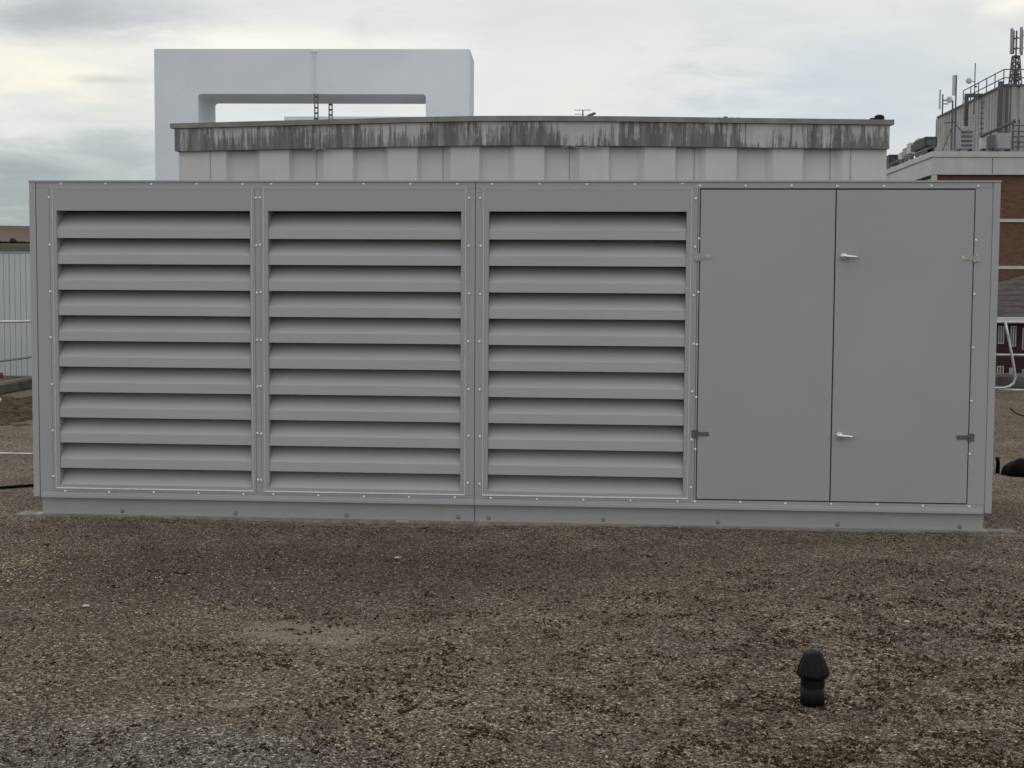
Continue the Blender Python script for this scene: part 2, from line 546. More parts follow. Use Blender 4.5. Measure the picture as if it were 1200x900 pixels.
def louvre(xl, xr, oxl, oxr, rx, sx0, sx1):
    """xl..xr: outer edge line; oxl..oxr: opening; rx: rivet columns"""
    p = MB()
    zb, zt = .200, 2.353
    fy = -.003
    # flange round the opening
    p.box(xl - .024, oxl, fy, .045, zb - .022, zt + .004)
    p.box(oxr, xr + .024, fy, .045, zb - .022, zt + .004)
    p.box(oxl, oxr, fy, .045, 2.195, zt + .004)
    p.box(oxl, oxr, fy, .045, zb - .022, .224)
    p.box(oxl - .012, oxl - .0005, .046, .183, zb, zt).box(oxr + .0005, oxr + .012, .046, .183, zb, zt)
    pan = p.build('louvre_panel', M_paint, enc, ((xl + xr) / 2, 0, 1.27))
    ed = MB()
    w = .0042
    ed.box(xl - w, xl, fy - .004, fy - .0005, zb, zt).box(xr, xr + w, fy - .004, fy - .0005, zb, zt)
    ed.prism([(fy - .0005, zb - .0045), (fy - .006, zb - .0045), (fy - .0045, zb + .001), (fy - .0005, zb + .003)], 'x', xl - w, xr + w)
    ed.prism([(fy - .0005, zt), (fy - .0030, zt), (fy - .0030, zt + .0025), (fy - .0005, zt + .003)], 'x', xl - w, xr + w)
    ed.build('sealant_edge', M_edge, pan)
    bl = MB()
    for k in range(11):
        zt_ = 2.066 - k * .1839
        lip = .067 if k < 10 else .005
        wv = random.uniform(-.0012, .0012)
        t = .0025
        dpt = .165
        hgt = .150 if k else .128
        y0 = .004
        prof = [(y0, zt_ - lip), (y0, zt_), (y0 + dpt, zt_ + hgt), (y0 + dpt, zt_ + hgt - t), (y0 + t, zt_ - t), (y0 + t, zt_ - lip)]
        prof = [(a, b + wv) for a, b in prof]
        bl.prism(prof, 'x', oxl + .001, oxr - .001)
    bl.build('louvre_blades', M_blade, pan)
    for c in rx:
        for i in range(7): rivet(c, 2.287 - i * .3345, pan, fy - .0002)
    w5 = (xl + xr) / 2
    for i in range(5):
        rivet(w5 + (i - 2) * .3295 - .002, 2.384, pan, -.0002)
        rivet(w5 + (i - 2) * .3280 - .004, .1755, pan, fy - .0002)


# deeper cavity behind the louvres (the blades run 15 cm back)
shell = MB()
shell.box(e(X0), e(X0) + .02, .052, D, ZB, ZT - .013)
shell.box(e(X1) - .02, e(X1), .052, D, ZB, ZT - .013)
shell.box(e(X0) + .022, e(X1) - .022, D - .02, D, ZB, ZT - .013)
shell.box(e(X0) + .022, e(X1) - .022, .052, D - .022, ZB + .004, ZB + .02)
shell.build('shell', M_paint, enc, (0, D / 2, 1.2))
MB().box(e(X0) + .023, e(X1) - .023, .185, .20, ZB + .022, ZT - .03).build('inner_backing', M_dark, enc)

louvre(e(-4.053), e(-2.608), e(-4.027), e(-2.619), (e(-4.080), e(-2.5735)), 0, 0)
louvre(e(-2.519), e(-1.086), e(-2.490), e(-1.115), (e(-2.5475), e(-1.0595)), 0, 0)
louvre(e(-.955), e(.482), e(-.921), e(.452), (e(-.981), e(.5095)), 0, 0)


def door(xa, xb, hinge_side, label=None):
    za, zb = .1975, 2.3455
    # one slab with a shallow folded return
    d = MB()
    d.box(xa, xb, -.004, .034, za, zb)
    o = d.build('door', M_door, enc, bevel=.0022)
    if label: o['label'] = label
    s = 1 if hinge_side == 'l' else -1
    xe = xa if s == 1 else xb
    for z, mt in ((1.884, M_steel), (.655, M_steeld)):
        h = MB()
        xk = xe - s * .0045
        h.box(xk, xk + s * .082, -.0085, -.0045, z - .014, z + .014)       # strap on the door
        h.box(xk - s * .036, xk - s * .004, -.0065, -.0022, z - .026, z + .026)     # leaf on the frame
        h.tube([(xk, -.010, z - .029), (xk, -.010, z + .029)], .0075, 10)
        for dx, dz in ((.03, 0), (.065, 0), (-.027, .017), (-.027, -.017)):
            h.lathe([(.0052, 0), (.005, -.003), (.002, -.0045)], (xk + s * dx, -.0083 if dx > 0 else -.0063, z + dz), 8, 'y')
        h.build('hinge', mt, o)
    return o


dl = door(e(.5475), e(1.4635), 'l')
dr = door(e(1.4715), e(2.395), 'r')
for z in (1.892, .657):
    hx = e(1.527) if z > 1 else e(1.524)
    ro = MB().lathe([(.025, -.004), (.026, -.008), (.023, -.013), (.015, -.017), (.014, -.030), (.021, -.034), (.021, -.044), (.012, -.050)], (hx, 0, z), 16, 'y')
    ro.tube([(hx - .008, -.038, z + .002), (hx + .03, -.042, z - .002), (hx + .065, -.043, z - .004), (hx + .092, -.040, z - .005)], [.015, .012, .0105, .008], 10)
    ro.build('handle', M_chrome, dr, smooth=True)
# gap cavity behind the doors
MB().box(e(.542), e(2.401), .036, .05, .1905, 2.352).build('door_seal', M_gap, enc)
# rivets round the doors
xs_ = [.536 + i * (2.417 - .536) / 6 for i in range(7)]
hostf = [o for o in enc.children if o.name.startswith('frame')][0]
for i, xx in enumerate(xs_):
    rivet(e(xx), 2.374, hostf, -.0002)
    rivet(e(xx), .1775, hostf, -.0002)
for i in range(1, 6):
    if i != 9: rivet(e(.5355), 2.371 - i * .3645, hostf, -.0002)
    rivet(e(2.412), 2.374 - i * .3665, hostf, -.0002)

# plinth, its foot flange and bolts
for a, b in ((-4.183, -1.018), (-1.014, 2.526)):
    MB().box(e(a), e(b), .045, .085, .004, ZB - .004).build('plinth', M_plinth, enc, bevel=.002)
    MB().box(e(a), e(b), D - .1, D - .05, .004, ZB - .004).build('plinth', M_plinth, enc, bevel=.002)
for a, b in ((-4.183, -4.14), (2.484, 2.526)):
    MB().box(e(a), e(b), .0865, D - .11, .006, ZB - .006).build('plinth_end', M_plinth, enc)
fl = MB()
xx = -4.215
pts = []
while xx < 2.56:
    pts.append((e(xx), .028 + random.uniform(-.006, .006)))
    xx += .09
prof = pts + [(e(2.56), .06), (e(2.53), .12), (e(-4.18), .12), (e(-4.225), .06)]
fl.prism(prof, 'z', -.012, .005)
fl.build('foot_flange', M_plinth, enc)
for xw in (141, 274, 405, 536, 572, 707, 842, 983, 1127):
    q = at(xw, 606, YF)
    b = MB().lathe([(.016, -.003), (.012, -.008), (.006, -.012)], (e(q[0]), .048, .028), 8, 'y')
    b.build('anchor_bolt', M_bolt, enc, smooth=True)
# things hung on the left end
MB().box(e(-4.285), e(-4.229), .55, .85, .60, .965).build('junction_box', simple('box_plastic', (.56, .56, .58), .5), enc, bevel=.006)
MB().box(e(-4.300), e(-4.2275), .28, .60, .150, .162).box(e(-4.235), e(-4.2275), .28, .60, .163, .22).build('lifting_bracket', M_edge, enc)
# ragged line of mastic between plinth flange and roof
ms = MB()
pts = []
xx = -4.36
while xx < 2.78:
    pts.append((xx + .83, -.006 + .020 * math.sin(xx * 3.1) + random.uniform(-.016, .014)))
    xx += .045
prof = pts + [(pts[-1][0], .15), (pts[0][0], .15)]
ms.prism(prof, 'z', -.03, .0025)
o = ms.build('mastic_line', M_mastic, enc)

# ------------------------------------------------------------------ soil vent in front
vp = gnd(952, 815.5)
vent = thing('vent_pipe', 'short black vent pipe with conical cowl standing alone on the roof before the doors', 'vent', (vp[0], vp[1], -.03))
MB().lathe([(.050, .0), (.049, .03), (.047, .075)], n=28).build('pipe', M_black, vent, smooth=True)
b = MB().lathe([(.0485, .073), (.0485, .1), (.046, .104), (.046, .112)], n=28)
b.build('collar', M_black, vent)
cw = MB()
N = 36
prof = [(.047, .100), (.066, .120), (.0655, .128), (.0565, .153), (.047, .182), (.0375, .2075), (.033, .213), (.015, .215)]
cw.lathe(prof, n=N)
cwo = cw.build('cowl', M_black, vent, smooth=True)
fin = MB()
for k in range(12):
    t = 2 * math.pi * k / 12 + .1
    c_, s_ = math.cos(t), math.sin(t)
    pr_ = [(.048, .106), (.0675, .1205), (.0665, .129), (.0480, .183), (.043, .184), (.043, .104)]
    for sgn in (0,):
        w = .0022
        n0 = len(fin.v)
        for off in (-w, w):
            for (r_, h_) in pr_: fin.v.append((r_ * c_ - off * s_, r_ * s_ + off * c_, h_))
        m = len(pr_)
        fin.f.append(tuple(n0 + i for i in range(m))); fin.f.append(tuple(n0 + m + i for i in range(m))[::-1])
        for i in range(m):
            j = (i + 1) % m; fin.f.append((n0 + i, n0 + m + i, n0 + m + j, n0 + j))
fin.build('fins', M_black, cwo)

# ------------------------------------------------------------------ black lump and short stub on the right
g = gnd(1196, 559)
lump = MB()
bm = bmesh.new(); bmesh.ops.create_uvsphere(bm, u_segments=28, v_segments=14, radius=1)
for v in bm.verts:
    a = math.atan2(v.co.y, v.co.x)
    k = 1 + .07 * math.sin(3 * a + 1) + .05 * math.sin(7 * a)
    v.co = Vector((v.co.x * .19 * k, v.co.y * .15 * k, max(-.0, v.co.z) ** .75 * .15 * (1 + .12 * math.sin(2 * a))))
lump.v = [tuple(v.co) for v in bm.verts]; lump.f = [tuple(v.index for v in f.verts) for f in bm.faces]; bm.free()
o = lump.build('rubble_sack', M_rubber, None, (0, 0, 0), smooth=True)
o.location = (g[0] + .07, g[1] + .17, -.008)
tag(o, 'low black sack slumped on the roof at the right edge behind the enclosure', 'sack')
g = gnd(1167.5, 554)
o = MB().tube([(0, 0, 0), (.004, 0, .10), (-.006, 0, .15)], [.020, .018, .016], 10).build('pipe_stub', M_rubber, None, (0, 0, 0), smooth=True)
o.location = (g[0] + .01, g[1], -.006)
tag(o, 'short dark upright pipe stub half hidden by the right end of the enclosure', 'pipe')
g = gnd(1196, 489)
o = MB().tube([(-.14, 0, .12), (-.06, .03, .05), (.05, .02, .015), (.15, 0, .05)], .010, 6).build('twig', M_moss, None, (0, 0, 0))
o.location = (g[0], g[1], 0)
tag(o, 'dark bent twig on the roof between the black sack and the guardrail', 'twig')

# cables on the ground at the left
a, b_ = gnd(-40, 575), gnd(60, 568)
c1 = MB().tube([(a[0], a[1], .008), ((a[0] + b_[0]) / 2, (a[1] + b_[1]) / 2 - .05, .010), (b_[0], b_[1], .008)], .012, 8).build('cable', M_rubber)
tag(c1, 'black cable lying on the roof and passing behind the left end of the enclosure', 'cable')
a, b_ = gnd(-40, 531), gnd(60, 532.5)
c2 = MB().tube([(a[0], a[1], .003), (b_[0], b_[1], .003)], .011, 6).build('conductor_tape', M_galv)
tag(c2, 'thin pale metal conductor running straight along the roof behind the black cable', 'conductor')

# ------------------------------------------------------------------ guardrails
def rail_tube(x0, x1, Y, zs, posts, label, slope=0.0):
    t = thing('guardrail', label, 'guardrail', ((x0 + x1) / 2, Y, 0), 0, 'guardrails along the roof edge')
    mx = (x0 + x1) / 2
    for z in zs:
        MB().tube([(x0 - mx, 0, z - slope), (x1 - mx, 0, z + slope)], .021, 10).build('rail', M_galv, t, smooth=True)
    for p in posts:
        MB().tube([(q[0] - mx, q[1] - Y, q[2]) for q in p], .021, 10).build('leg', M_galv, t, smooth=True)
    return t


Y = 24.2
zt = at(1180, 377.5, Y)[2]; zm = at(1185, 416, Y)[2]; zl = at(1185, 457, Y)[2]
def post(pxs):
    return [at(a, b, Y - .05) for a, b in pxs]
P1 = post([(1178, 376), (1181, 392), (1185, 412), (1188.5, 432), (1190, 442), (1188, 449), (1183, 453), (1176, 454.5), (1150, 455)])
x1_ = at(1178, 376, Y)[0]
P2 = [(q[0] + 1.6, q[1], q[2]) for q in P1]
P0 = [(q[0] - 1.6, q[1], q[2]) for q in P1]
gr = rail_tube(at(1090, 375, Y)[0], at(1200, 378, Y)[0] + 2.0, Y, (zt, zm, max(zl, .03)), (P0, P1, P2),
               'galvanised tube guardrail with curved legs standing at the right of the roof')
Y = 24.0
xl_ = at(-30, 377, Y)[0] - 2
gl = thing('guardrail', 'galvanised guardrail in front of the white fence at the left of the roof', 'guardrail', (xl_ + 1.5, Y, 0), 0, 'guardrails along the roof edge')
q1, q2 = at(-60, 378.5, Y), at(60, 376, Y)
MB().tube([(q1[0] - xl_ - 1.5, 0, q1[2]), (q2[0] - xl_ - 1.5, 0, q2[2])], .024, 10).build('rail', M_galv, gl, smooth=True)
q1, q2 = at(-60, 431, Y), at(60, 415.5, Y)
MB().tube([(q1[0] - xl_ - 1.5, .03, q1[2]), (q2[0] - xl_ - 1.5, .03, q2[2])], .019, 10).build('rail', simple('dark_tube', (.22, .23, .24), .5, .4), gl, smooth=True)
q3 = at(-60, 378.5, Y)
MB().tube([(q3[0] - xl_ - 1.5, .0, q3[2]), (q3[0] - xl_ - 1.5, 0, 0)], .024, 10).build('leg', M_galv, gl, smooth=True)

# ------------------------------------------------------------------ left white clad fence, kerb and litter
Yf = 25.4
wf = thing('clad_fence', 'white vertical board screen fence along the left edge of the roof', 'fence', (-13.5, Yf, 0))
n = NT('white_cladding')
cc = n.ramp(n.noise(1.2, 4), [(.3, (.45, .485, .495)), (.7, (.53, .56, .565))])
cc = n.mix(n.math('MULTIPLY', n.smooth(n.noise(5, 5, .6, vec=n.mapv((4, 1, .3))), .5, .8), .3), cc, (.35, .38, .38))
M_clad = n.out(cc, .5, 0, .4)
zt = at(18, 297, Yf)[2]
b = MB()
xx = -18.0
pitch = 6.9 / 1650 * Yf
while xx < -9.4:
    b.box(xx + 13.5 + .004, xx + 13.5 + pitch - .004, 0 + random.uniform(0, .004), .03, .02, zt)
    xx += pitch
b.build('cladding', M_clad, wf)
MB().box(-4.5, 4.1, .034, .06, .02, zt - .01).build('backing_sheet', simple('clad_joint', (.27, .30, .32), .6), wf)
MB().box(-4.5, 4.1, -.006, .07, zt + .001, zt + .035).build('capping', simple('cap_metal', (.30, .31, .31), .5), wf)

ka, kb = gnd(-60, 472), gnd(60, 449.5)
kv = (np.array(kb) - np.array(ka)); kl = np.linalg.norm(kv); ang = math.atan2(kv[1], kv[0])
kerb = MB().box(0, kl, -.11, .11, -.02, .17)
o = kerb.build('roof_kerb', simple('weathered_felt', (.115, .105, .092), .95, 0, .4, 3, bump=.5), None, (0, 0, -.02), bevel=.03)
o.location = (ka[0], ka[1], -.02); o.rotation_euler = (0, 0, ang)
tag(o, 'weathered grey kerb upstand crossing the roof below the white fence', 'kerb')
# moss and leaf litter gathered against it
hm = MB()
gx, gy = gnd(15, 466)[:2]
nx, ny = 46, 26
for j in range(ny):
    for i in range(nx):
        u, v = i / (nx - 1) * 2 - 1, j / (ny - 1) * 2 - 1
        h = max(0, 1 - u * u) * max(0, 1 - v * v)
        hm.v.append((gx + u * 3.0, gy - 2.0 + v * 2.4, -.03 + h * .07 + (random.uniform(-.03, .035) if h > .02 else 0)))
for j in range(ny - 1):
    for i in range(nx - 1):
        a = j * nx + i; hm.f.append((a, a + 1, a + nx + 1, a + nx))
n = NT('moss_litter')
cc = n.ramp(n.noise(9, 6, .7), [(.32, (.022, .014, .009)), (.5, (.062, .042, .022)), (.68, (.14, .11, .065))])
n.bump(n.noise(22, 5), .8, .03)
o = hm.build('moss_bank', n.out(cc, .95, 0, .1), None, (gx, gy, 0)); o.location = (gx, gy, 0)
tag(o, 'bank of brown moss and leaf litter gathered below the kerb at the left', 'moss', None, 'stuff')
g = gnd(1, 474)
o = MB().box(-.06, .01, -.03, .03, 0, .07).build('paper_scrap', M_edge, None, (0, 0, 0), bevel=.02)
o.location = (g[0] - .02, g[1], .02); o.rotation_euler = (0, .5, .3)
tag(o, 'small white scrap caught in the brown litter at the far left edge', 'scrap')
g = at(1, 451, 25.9)
# red post behind the fence foot
o = MB().box(-.09, .09, -.05, .05, -.2, .10).build('red_block', simple('red_paint', (.22, .05, .05), .7), None, (0, 0, 0), bevel=.01)
o.location = (at(0, 449, 25.0)[0], 24.9, .0)
tag(o, 'small dull red block at the foot of the white fence by the left edge', 'block')
# same kind of felt kerb on the right, behind the guardrail
o = MB().box(0, 7.5, -.15, .15, -.02, .26).build('roof_kerb', bpy.data.materials['weathered_felt'], None, (0, 0, -.02), bevel=.05)
o.location = (at(1120, 450, 25.2)[0], 25.2, -.02)
tag(o, 'rounded felt kerb along the roof edge behind the right guardrail', 'kerb')

# ------------------------------------------------------------------ cream ribbed rooftop building with stained fascia
def stain_mat():
    n = NT('stained_concrete')
    tc = n.n.new('ShaderNodeTexCoord').outputs['Object']
    x, y, z = n.sep(tc)
    base = n.ramp(n.noise(2.5, 5, vec=tc), [(.3, (.40, .40, .385)), (.7, (.53, .53, .51))])
    st = n.noise(1.0, 6, .72, vec=n.mapv((15, 15, .8), src=tc))          # vertical runs
    st2 = n.noise(1.0, 3, .5, vec=n.mapv((1.1, 1.1, .12), (4, 0, 0), tc))   # broad patches
    hgt = n.math('DIVIDE', n.math('SUBTRACT', z, -.22), .44)                  # 0 bottom .. 1 top
    left = n.math('SUBTRACT', 1.0, n.smooth(x, -.4, .9))
    v = n.math('SUBTRACT', n.math('ADD', n.math('MULTIPLY', st, .95), n.math('MULTIPLY', st2, .55)), n.math('MULTIPLY', hgt, .24))
    v = n.math('ADD', v, n.math('MULTIPLY', left, .06))
    wn = n.n.new('ShaderNodeTexWhiteNoise'); wn.noise_dimensions = '1D'
    n.L(n.math('FLOOR', n.math('DIVIDE', n.math('ADD', x, .33), .86)), wn.inputs['W'])
    v = n.math('ADD', v, n.math('MULTIPLY', n.math('SUBTRACT', wn.outputs[0], .45), .13))
    v = n.math('ADD', v, n.math('MULTIPLY', n.math('SUBTRACT', n.noise(1.0, 5, .7, vec=n.mapv((38, 38, 6), (2, 0, 5), tc)), .5), .35))
    v = n.math('ADD', v, n.math('MULTIPLY', n.math('SUBTRACT', n.noise(2.6, 5, .65, vec=n.mapv((1, 1, 1.6), (9, 1, 0), tc)), .5), .35))
    m = n.smooth(v, .545, .70)
    tone = n.ramp(n.noise(1.0, 5, .65, vec=n.mapv((9, 9, .9), (7, 0, 0), tc)), [(.3, (.072, .072, .076)), (.5, (.155, .154, .154)), (.70, (.31, .305, .295))])
    tone = n.mix(n.math('MULTIPLY', wn.outputs[0], .35), tone, (.07, .066, .07))
    c = n.mix(n.math('MULTIPLY', m, .90), base, tone)
    n.bump(n.noise(30, 5, vec=tc), .3, .01)
    return n.out(c, .92, 0, .2)


BZ = at(600, 136, 20.0)[2]       # top of the coping


def plan(px, ytop):
    r = ray(px, ytop); q = r * (BZ - CZ) / r[2]; return np.array([q[0], q[1]])


cp = [(201, 145.0), (300, 142.4), (400, 139.8), (480, 137.7), (560, 136.2), (620, 136.0), (730, 136.6), (840, 138.1), (940, 139.3), (1046, 140.6)]
PL = [plan(a, b) for a, b in cp]


def on_plan(px):
    """point of the wall's plan line seen in a given picture column, and its outward direction"""
    r = ray(px, 160); d = r[:2]
    for i in range(len(PL) - 1):
        a, b = PL[i], PL[i + 1]
        m = np.array([[d[0], -(b - a)[0]], [d[1], -(b - a)[1]]])
        t, s_ = np.linalg.solve(m, a)
        if (-1e-6 <= s_ <= 1 + 1e-6) or (i == 0 and s_ < 0) or (i == len(PL) - 2 and s_ > 1):
            q = a + (b - a) * s_; nn = np.array([(b - a)[1], -(b - a)[0]]); nn /= np.linalg.norm(nn)
            if nn[1] > 0: nn = -nn
            return q, nn
    return None


bc = (PL[0] + PL[-1]) / 2
bld = thing('rooftop_building', 'long low cream ribbed rooftop building with a dark streaked fascia behind the enclosure', 'building', (bc[0], bc[1] + 3, 0))
ORG = np.array([bc[0], bc[1] + 3])


def band(offs, zlo, zhi, name, mat, thick, pxs, origin=None):
    b = MB(); P = []
    for px in pxs:
        q, nn = on_plan(px); P.append((q + nn * offs - ORG, nn))
    for i in range(len(P) - 1):
        (a, na), (c, nc) = P[i], P[i + 1]
        i0 = len(b.v)
        for q, w in ((a, na), (c, nc)):
            back = q - w * thick
            b.v += [(q[0], q[1], zlo), (q[0], q[1], zhi), (back[0], back[1], zlo), (back[0], back[1], zhi)]
        b.f += [(i0, i0 + 4, i0 + 5, i0 + 1), (i0 + 1, i0 + 5, i0 + 7, i0 + 3), (i0 + 2, i0 + 3, i0 + 7, i0 + 6), (i0, i0 + 2, i0 + 6, i0 + 4)]
        if i == 0: b.f.append((i0, i0 + 1, i0 + 3, i0 + 2))
        if i == len(P) - 2: b.f.append((i0 + 4, i0 + 6, i0 + 7, i0 + 5))
    return b.build(name, mat, bld, origin)


n = NT('fascia_coping')
M_cop = n.out(n.ramp(n.noise(3, 6, .65), [(.3, (.17, .168, .16)), (.7, (.30, .295, .28))]), .85, 0, .2)
fpx = [204.5, 300, 400, 480, 560, 620, 730, 840, 940, 1042.5]
cpx = [201] + fpx[1:-1] + [1046.5]
zf = at(560, 170.3, 20.0)[2]
o_f = band(.0, zf, BZ - .075, 'fascia', stain_mat(), .12, fpx, (0, -3, (zf + BZ - .075) / 2))
band(.045, BZ - .072, BZ, 'coping', M_cop, .4, cpx)
# broken pieces of soffit edge hanging below the fascia
for px in (376, 668, 694):
    q, nn = on_plan(px); q = q - ORG
    MB().tube([(q[0] - .12, q[1] - .02, zf - .04), (q[0], q[1] - .03, zf - .002), (q[0] + .13, q[1] - .02, zf - .045)], .012, 5).build('loose_flashing', M_cop, bld)
# ribbed wall: raised and recessed bays with seams
n = NT('cream_cladding')
cc = n.ramp(n.noise(1.4, 4), [(.3, (.56, .565, .54)), (.7, (.62, .625, .60))])
cc = n.mix(n.math('MULTIPLY', n.smooth(n.noise(3, 5, .6, vec=n.mapv((5, 5, .35))), .5, .8), .35), cc, (.48, .475, .44))
M_cream = n.out(cc, .6, 0, .3)
edges = [(206.5, 262), (302, 336), (377, 411), (453, 487), (527, 561), (603, 638), (680, 714), (757, 793), (829, 865), (908, 943), (990, 1041.5)]
prof = []
for i, (a, b_) in enumerate(edges):
    if i: prof.append((a - 8, 1))
    prof += [(a, 0), (b_, 0)]
    if i < len(edges) - 1: prof.append((b_ + 3, 1))
w = MB(); P = []
for px, rec in prof:
    q, nn = on_plan(px); q = q - nn * (.075 + rec * .085) - ORG; P.append(q)
for i in range(len(P) - 1):
    a, c = P[i], P[i + 1]
    w.face([(a[0], a[1], 0), (c[0], c[1], 0), (c[0], c[1], zf + .03), (a[0], a[1], zf + .03)])
w.build('wall', M_cream, bld)
M_seam = simple('seam', (.36, .36, .34), .8)
for px, rec in ((243.5, 0), (366, 1), (516, 1), (668, 1), (816.5, 1), (977, 1), (999, 0)):
    q, nn = on_plan(px); q = q - nn * (.073 + rec * .085) - ORG
    MB().box(q[0] - .006, q[0] + .006, q[1] - .006, q[1] + .01, 0, zf).build('wall_seam', M_seam, bld)
# body and roof behind
qa, qb = on_plan(207)[0] - ORG, on_plan(1041)[0] - ORG
bd = MB()
pm = [(q[0], q[1] + .25) for q in (p - ORG for p in PL)]
bd.prism([(qa[0] + .05, pm[0][1] + .2)] + pm[1:-1] + [(qb[0] - .05, pm[-1][1] + .2), (qb[0] - .05, 4.5), (qa[0] + .05, 4.5)], 'z', 0, BZ - .06)
bd.build('body', M_cream, bld)


def part_of_roof(px, py_, Y): return at(px, py_, Y)


# small things on and beyond that roof
q, nn = on_plan(1028)
t = MB().lathe([(.05, 0), (.075, .02), (.07, .07), (.03, .09)], (0, 0, 0), 12)
t.box(-.42, -.02, -.03, .03, 0, .02).box(-.13, -.03, -.05, .05, 0, .04)
o = t.build('roof_outlet', M_black, None, (0, 0, 0), smooth=False)
o.location = (q[0] + .05, q[1] + .15, BZ); tag(o, 'small dark lump of flashing at the right end of the stained coping', 'flashing')
q, nn = on_plan(850)
bm = MB()
for k in range(5): bm.box(-.22 + k * .09 + random.uniform(0, .02), -.22 + k * .09 + .07, -.04, .04, 0, random.uniform(.012, .03))
o = bm.build('moss_clump', M_moss, None, (0, 0, 0)); o.location = (q[0], q[1] + .1, BZ)
tag(o, 'dark clump of moss sitting on the coping right of its middle', 'moss clump')
Y = 24
an = at(683, 136, Y)
t = thing('tv_aerial', 'thin rooftop television aerial just showing above the stained coping', 'aerial', (an[0], an[1], BZ - .08))
M_dkm = simple('dark_metal', (.10, .10, .105), .55, .4)
h = at(683, 129, Y)[2] - BZ + .08
MB().tube([(0, 0, 0), (0, 0, h)], .012, 6).build('mast', M_dkm, t)
MB().tube([(-.14, 0, h), (.14, 0, h)], .006, 5).tube([(-.14, 0, h - .07), (.02, 0, h - .07)], .005, 5).build('element', M_dkm, t)
MB().prism([(.07, h - .09), (.20, h - .04), (.22, h - .06), (.10, h - .13)], 'y', -.06, .06).build('reflector', M_dkm, t)

# ------------------------------------------------------------------ big white portal frame
fr_ = Frame(*plan(368, 100)[:2], 0, 0.0)
DW = 30.0
wfm = Frame(at(368, 150, DW)[0], DW, 0, .045)
n = NT('white_render')
cc = n.ramp(n.noise(.7, 4), [(.3, (.66, .69, .73)), (.7, (.75, .78, .82))])
cc = n.mix(n.math('MULTIPLY', n.smooth(n.noise(1.5, 6, .65, dist=.6), .6, .75), .25), cc, (.56, .58, .60))
M_white = n.out(cc, .7, 0, .3)
wt = thing('white_portal', 'large white rectangular portal frame with an open middle rising behind the cream building', 'portal frame', tuple(wfm.o), wfm.a)
TH = 1.55
xL, zT = wfm.pt(180.5, 57.3); xR, _ = wfm.pt(550.5, 59)
xl, zo = wfm.pt(232, 110); xr, _ = wfm.pt(499, 112)
b = MB()
rr = .07
arc = lambda cx, cz, a0, a1: [(cx + rr * math.cos(math.radians(a0 + (a1 - a0) * k / 5)), cz + rr * math.sin(math.radians(a0 + (a1 - a0) * k / 5))) for k in range(6)]
outline = [(xL, 0), (xL, zT), (xR, zT), (xR, 0), (xr, 0)] + arc(xr - rr, zo - rr, 0, 90) + arc(xl + rr, zo - rr, 90, 180) + [(xl, 0)]
b.prism(outline, 'y', 0, TH)
b.build('frame', M_white, wt)
xj, zj = wfm.pt(368.3, 61.5)
MB().box(xj - .015, xj + .015, -.025, -.003, zo, zj).box(xj - .06, xj + .06, -.03, -.003, zj, zj + .03).build('cable_cover', simple('cover', (.62, .64, .66), .6), wt)
for px, yl, hb in ((370.5, -.08, 112), (387.3, TH + .05, 121)):
    x_, z_ = wfm.pt(px, hb, yl)
    top = zo if yl < 0 else wfm.pt(px, 119, yl)[1]
    b = MB()
    w_ = .045
    b.box(x_ - w_, x_ - w_ + .022, yl, yl + .04, .3, top - .003).box(x_ + w_ - .022, x_ + w_, yl, yl + .04, .3, top - .003)
    zz = top - .05
    while zz > 2.0:
        b.box(x_ - w_ + .0225, x_ + w_ - .0225, yl + .002, yl + .038, zz - .035, zz); zz -= .115
    b.build('slotted_strut', M_dkm, wt)
# low white upstand further back
lw = Frame(at(420, 150, 38)[0], 38, 0, .03)
a, za_ = lw.pt(333, 136.5); c, _ = lw.pt(520, 136.5)
o = MB().box(a, c, 0, .3, -9, za_).build('parapet_wall', M_white, None, (0, 0, 0))
o.location = tuple(lw.o); o.rotation_euler = (0, 0, lw.a)
tag(o, 'low white parapet wall seen through the opening of the white portal', 'wall')

# ------------------------------------------------------------------ brick block with plant room on top (about 85 m away)
GZ = -9.5
DB = 85.0
fb = Frame(at(1093, 190, DB)[0], DB, GZ, .028)
bk = thing('brick_building', 'red brick block with a pale concrete parapet and white stone bands at the right', 'building', tuple(fb.o), fb.a)
n = NT('red_brick')
tc = n.n.new('ShaderNodeTexCoord').outputs['Object']
br = n.n.new('ShaderNodeTexBrick'); n.L(n.mapv((1, 1, 1), (0, 0, 0), tc), br.inputs[0])
sx, sy, sz = n.sep(tc)
cb = n.n.new('ShaderNodeCombineXYZ'); n.L(sx, cb.inputs[0]); n.L(sz, cb.inputs[1]); n.L(cb.outputs[0], br.inputs[0])
br.inputs['Color1'].default_value = (.115, .052, .032, 1); br.inputs['Color2'].default_value = (.175, .085, .052, 1)
br.inputs['Mortar'].default_value = (.17, .125, .095, 1); br.inputs['Scale'].default_value = 2.2
br.inputs['Mortar Size'].default_value = .015; br.inputs['Brick Width'].default_value = .5; br.inputs['Row Height'].default_value = .17
cc = n.mix(n.math('MULTIPLY', n.smooth(n.noise(.9, 5, .6, vec=tc), .4, .7), .5), br.outputs[0], (.12, .058, .038))
M_brick = n.out(cc, .9, 0, .2)
n = NT('pale_concrete')
cc = n.ramp(n.noise(.8, 6, .6), [(.3, (.47, .47, .45)), (.7, (.56, .56, .54))])
cc = n.mix(n.math('MULTIPLY', n.smooth(n.noise(2.5, 6, .7, vec=n.mapv((1, 1, .3))), .52, .75), .4), cc, (.34, .33, .31))
M_conc = n.out(cc, .85, 0, .25)
x0, zpt = fb.pt(1093, 177.5); _, zpb = fb.pt(1093, 204.5); _, zl_ = fb.pt(1093, 184.5)
LX, LY = 22.0, 46.0
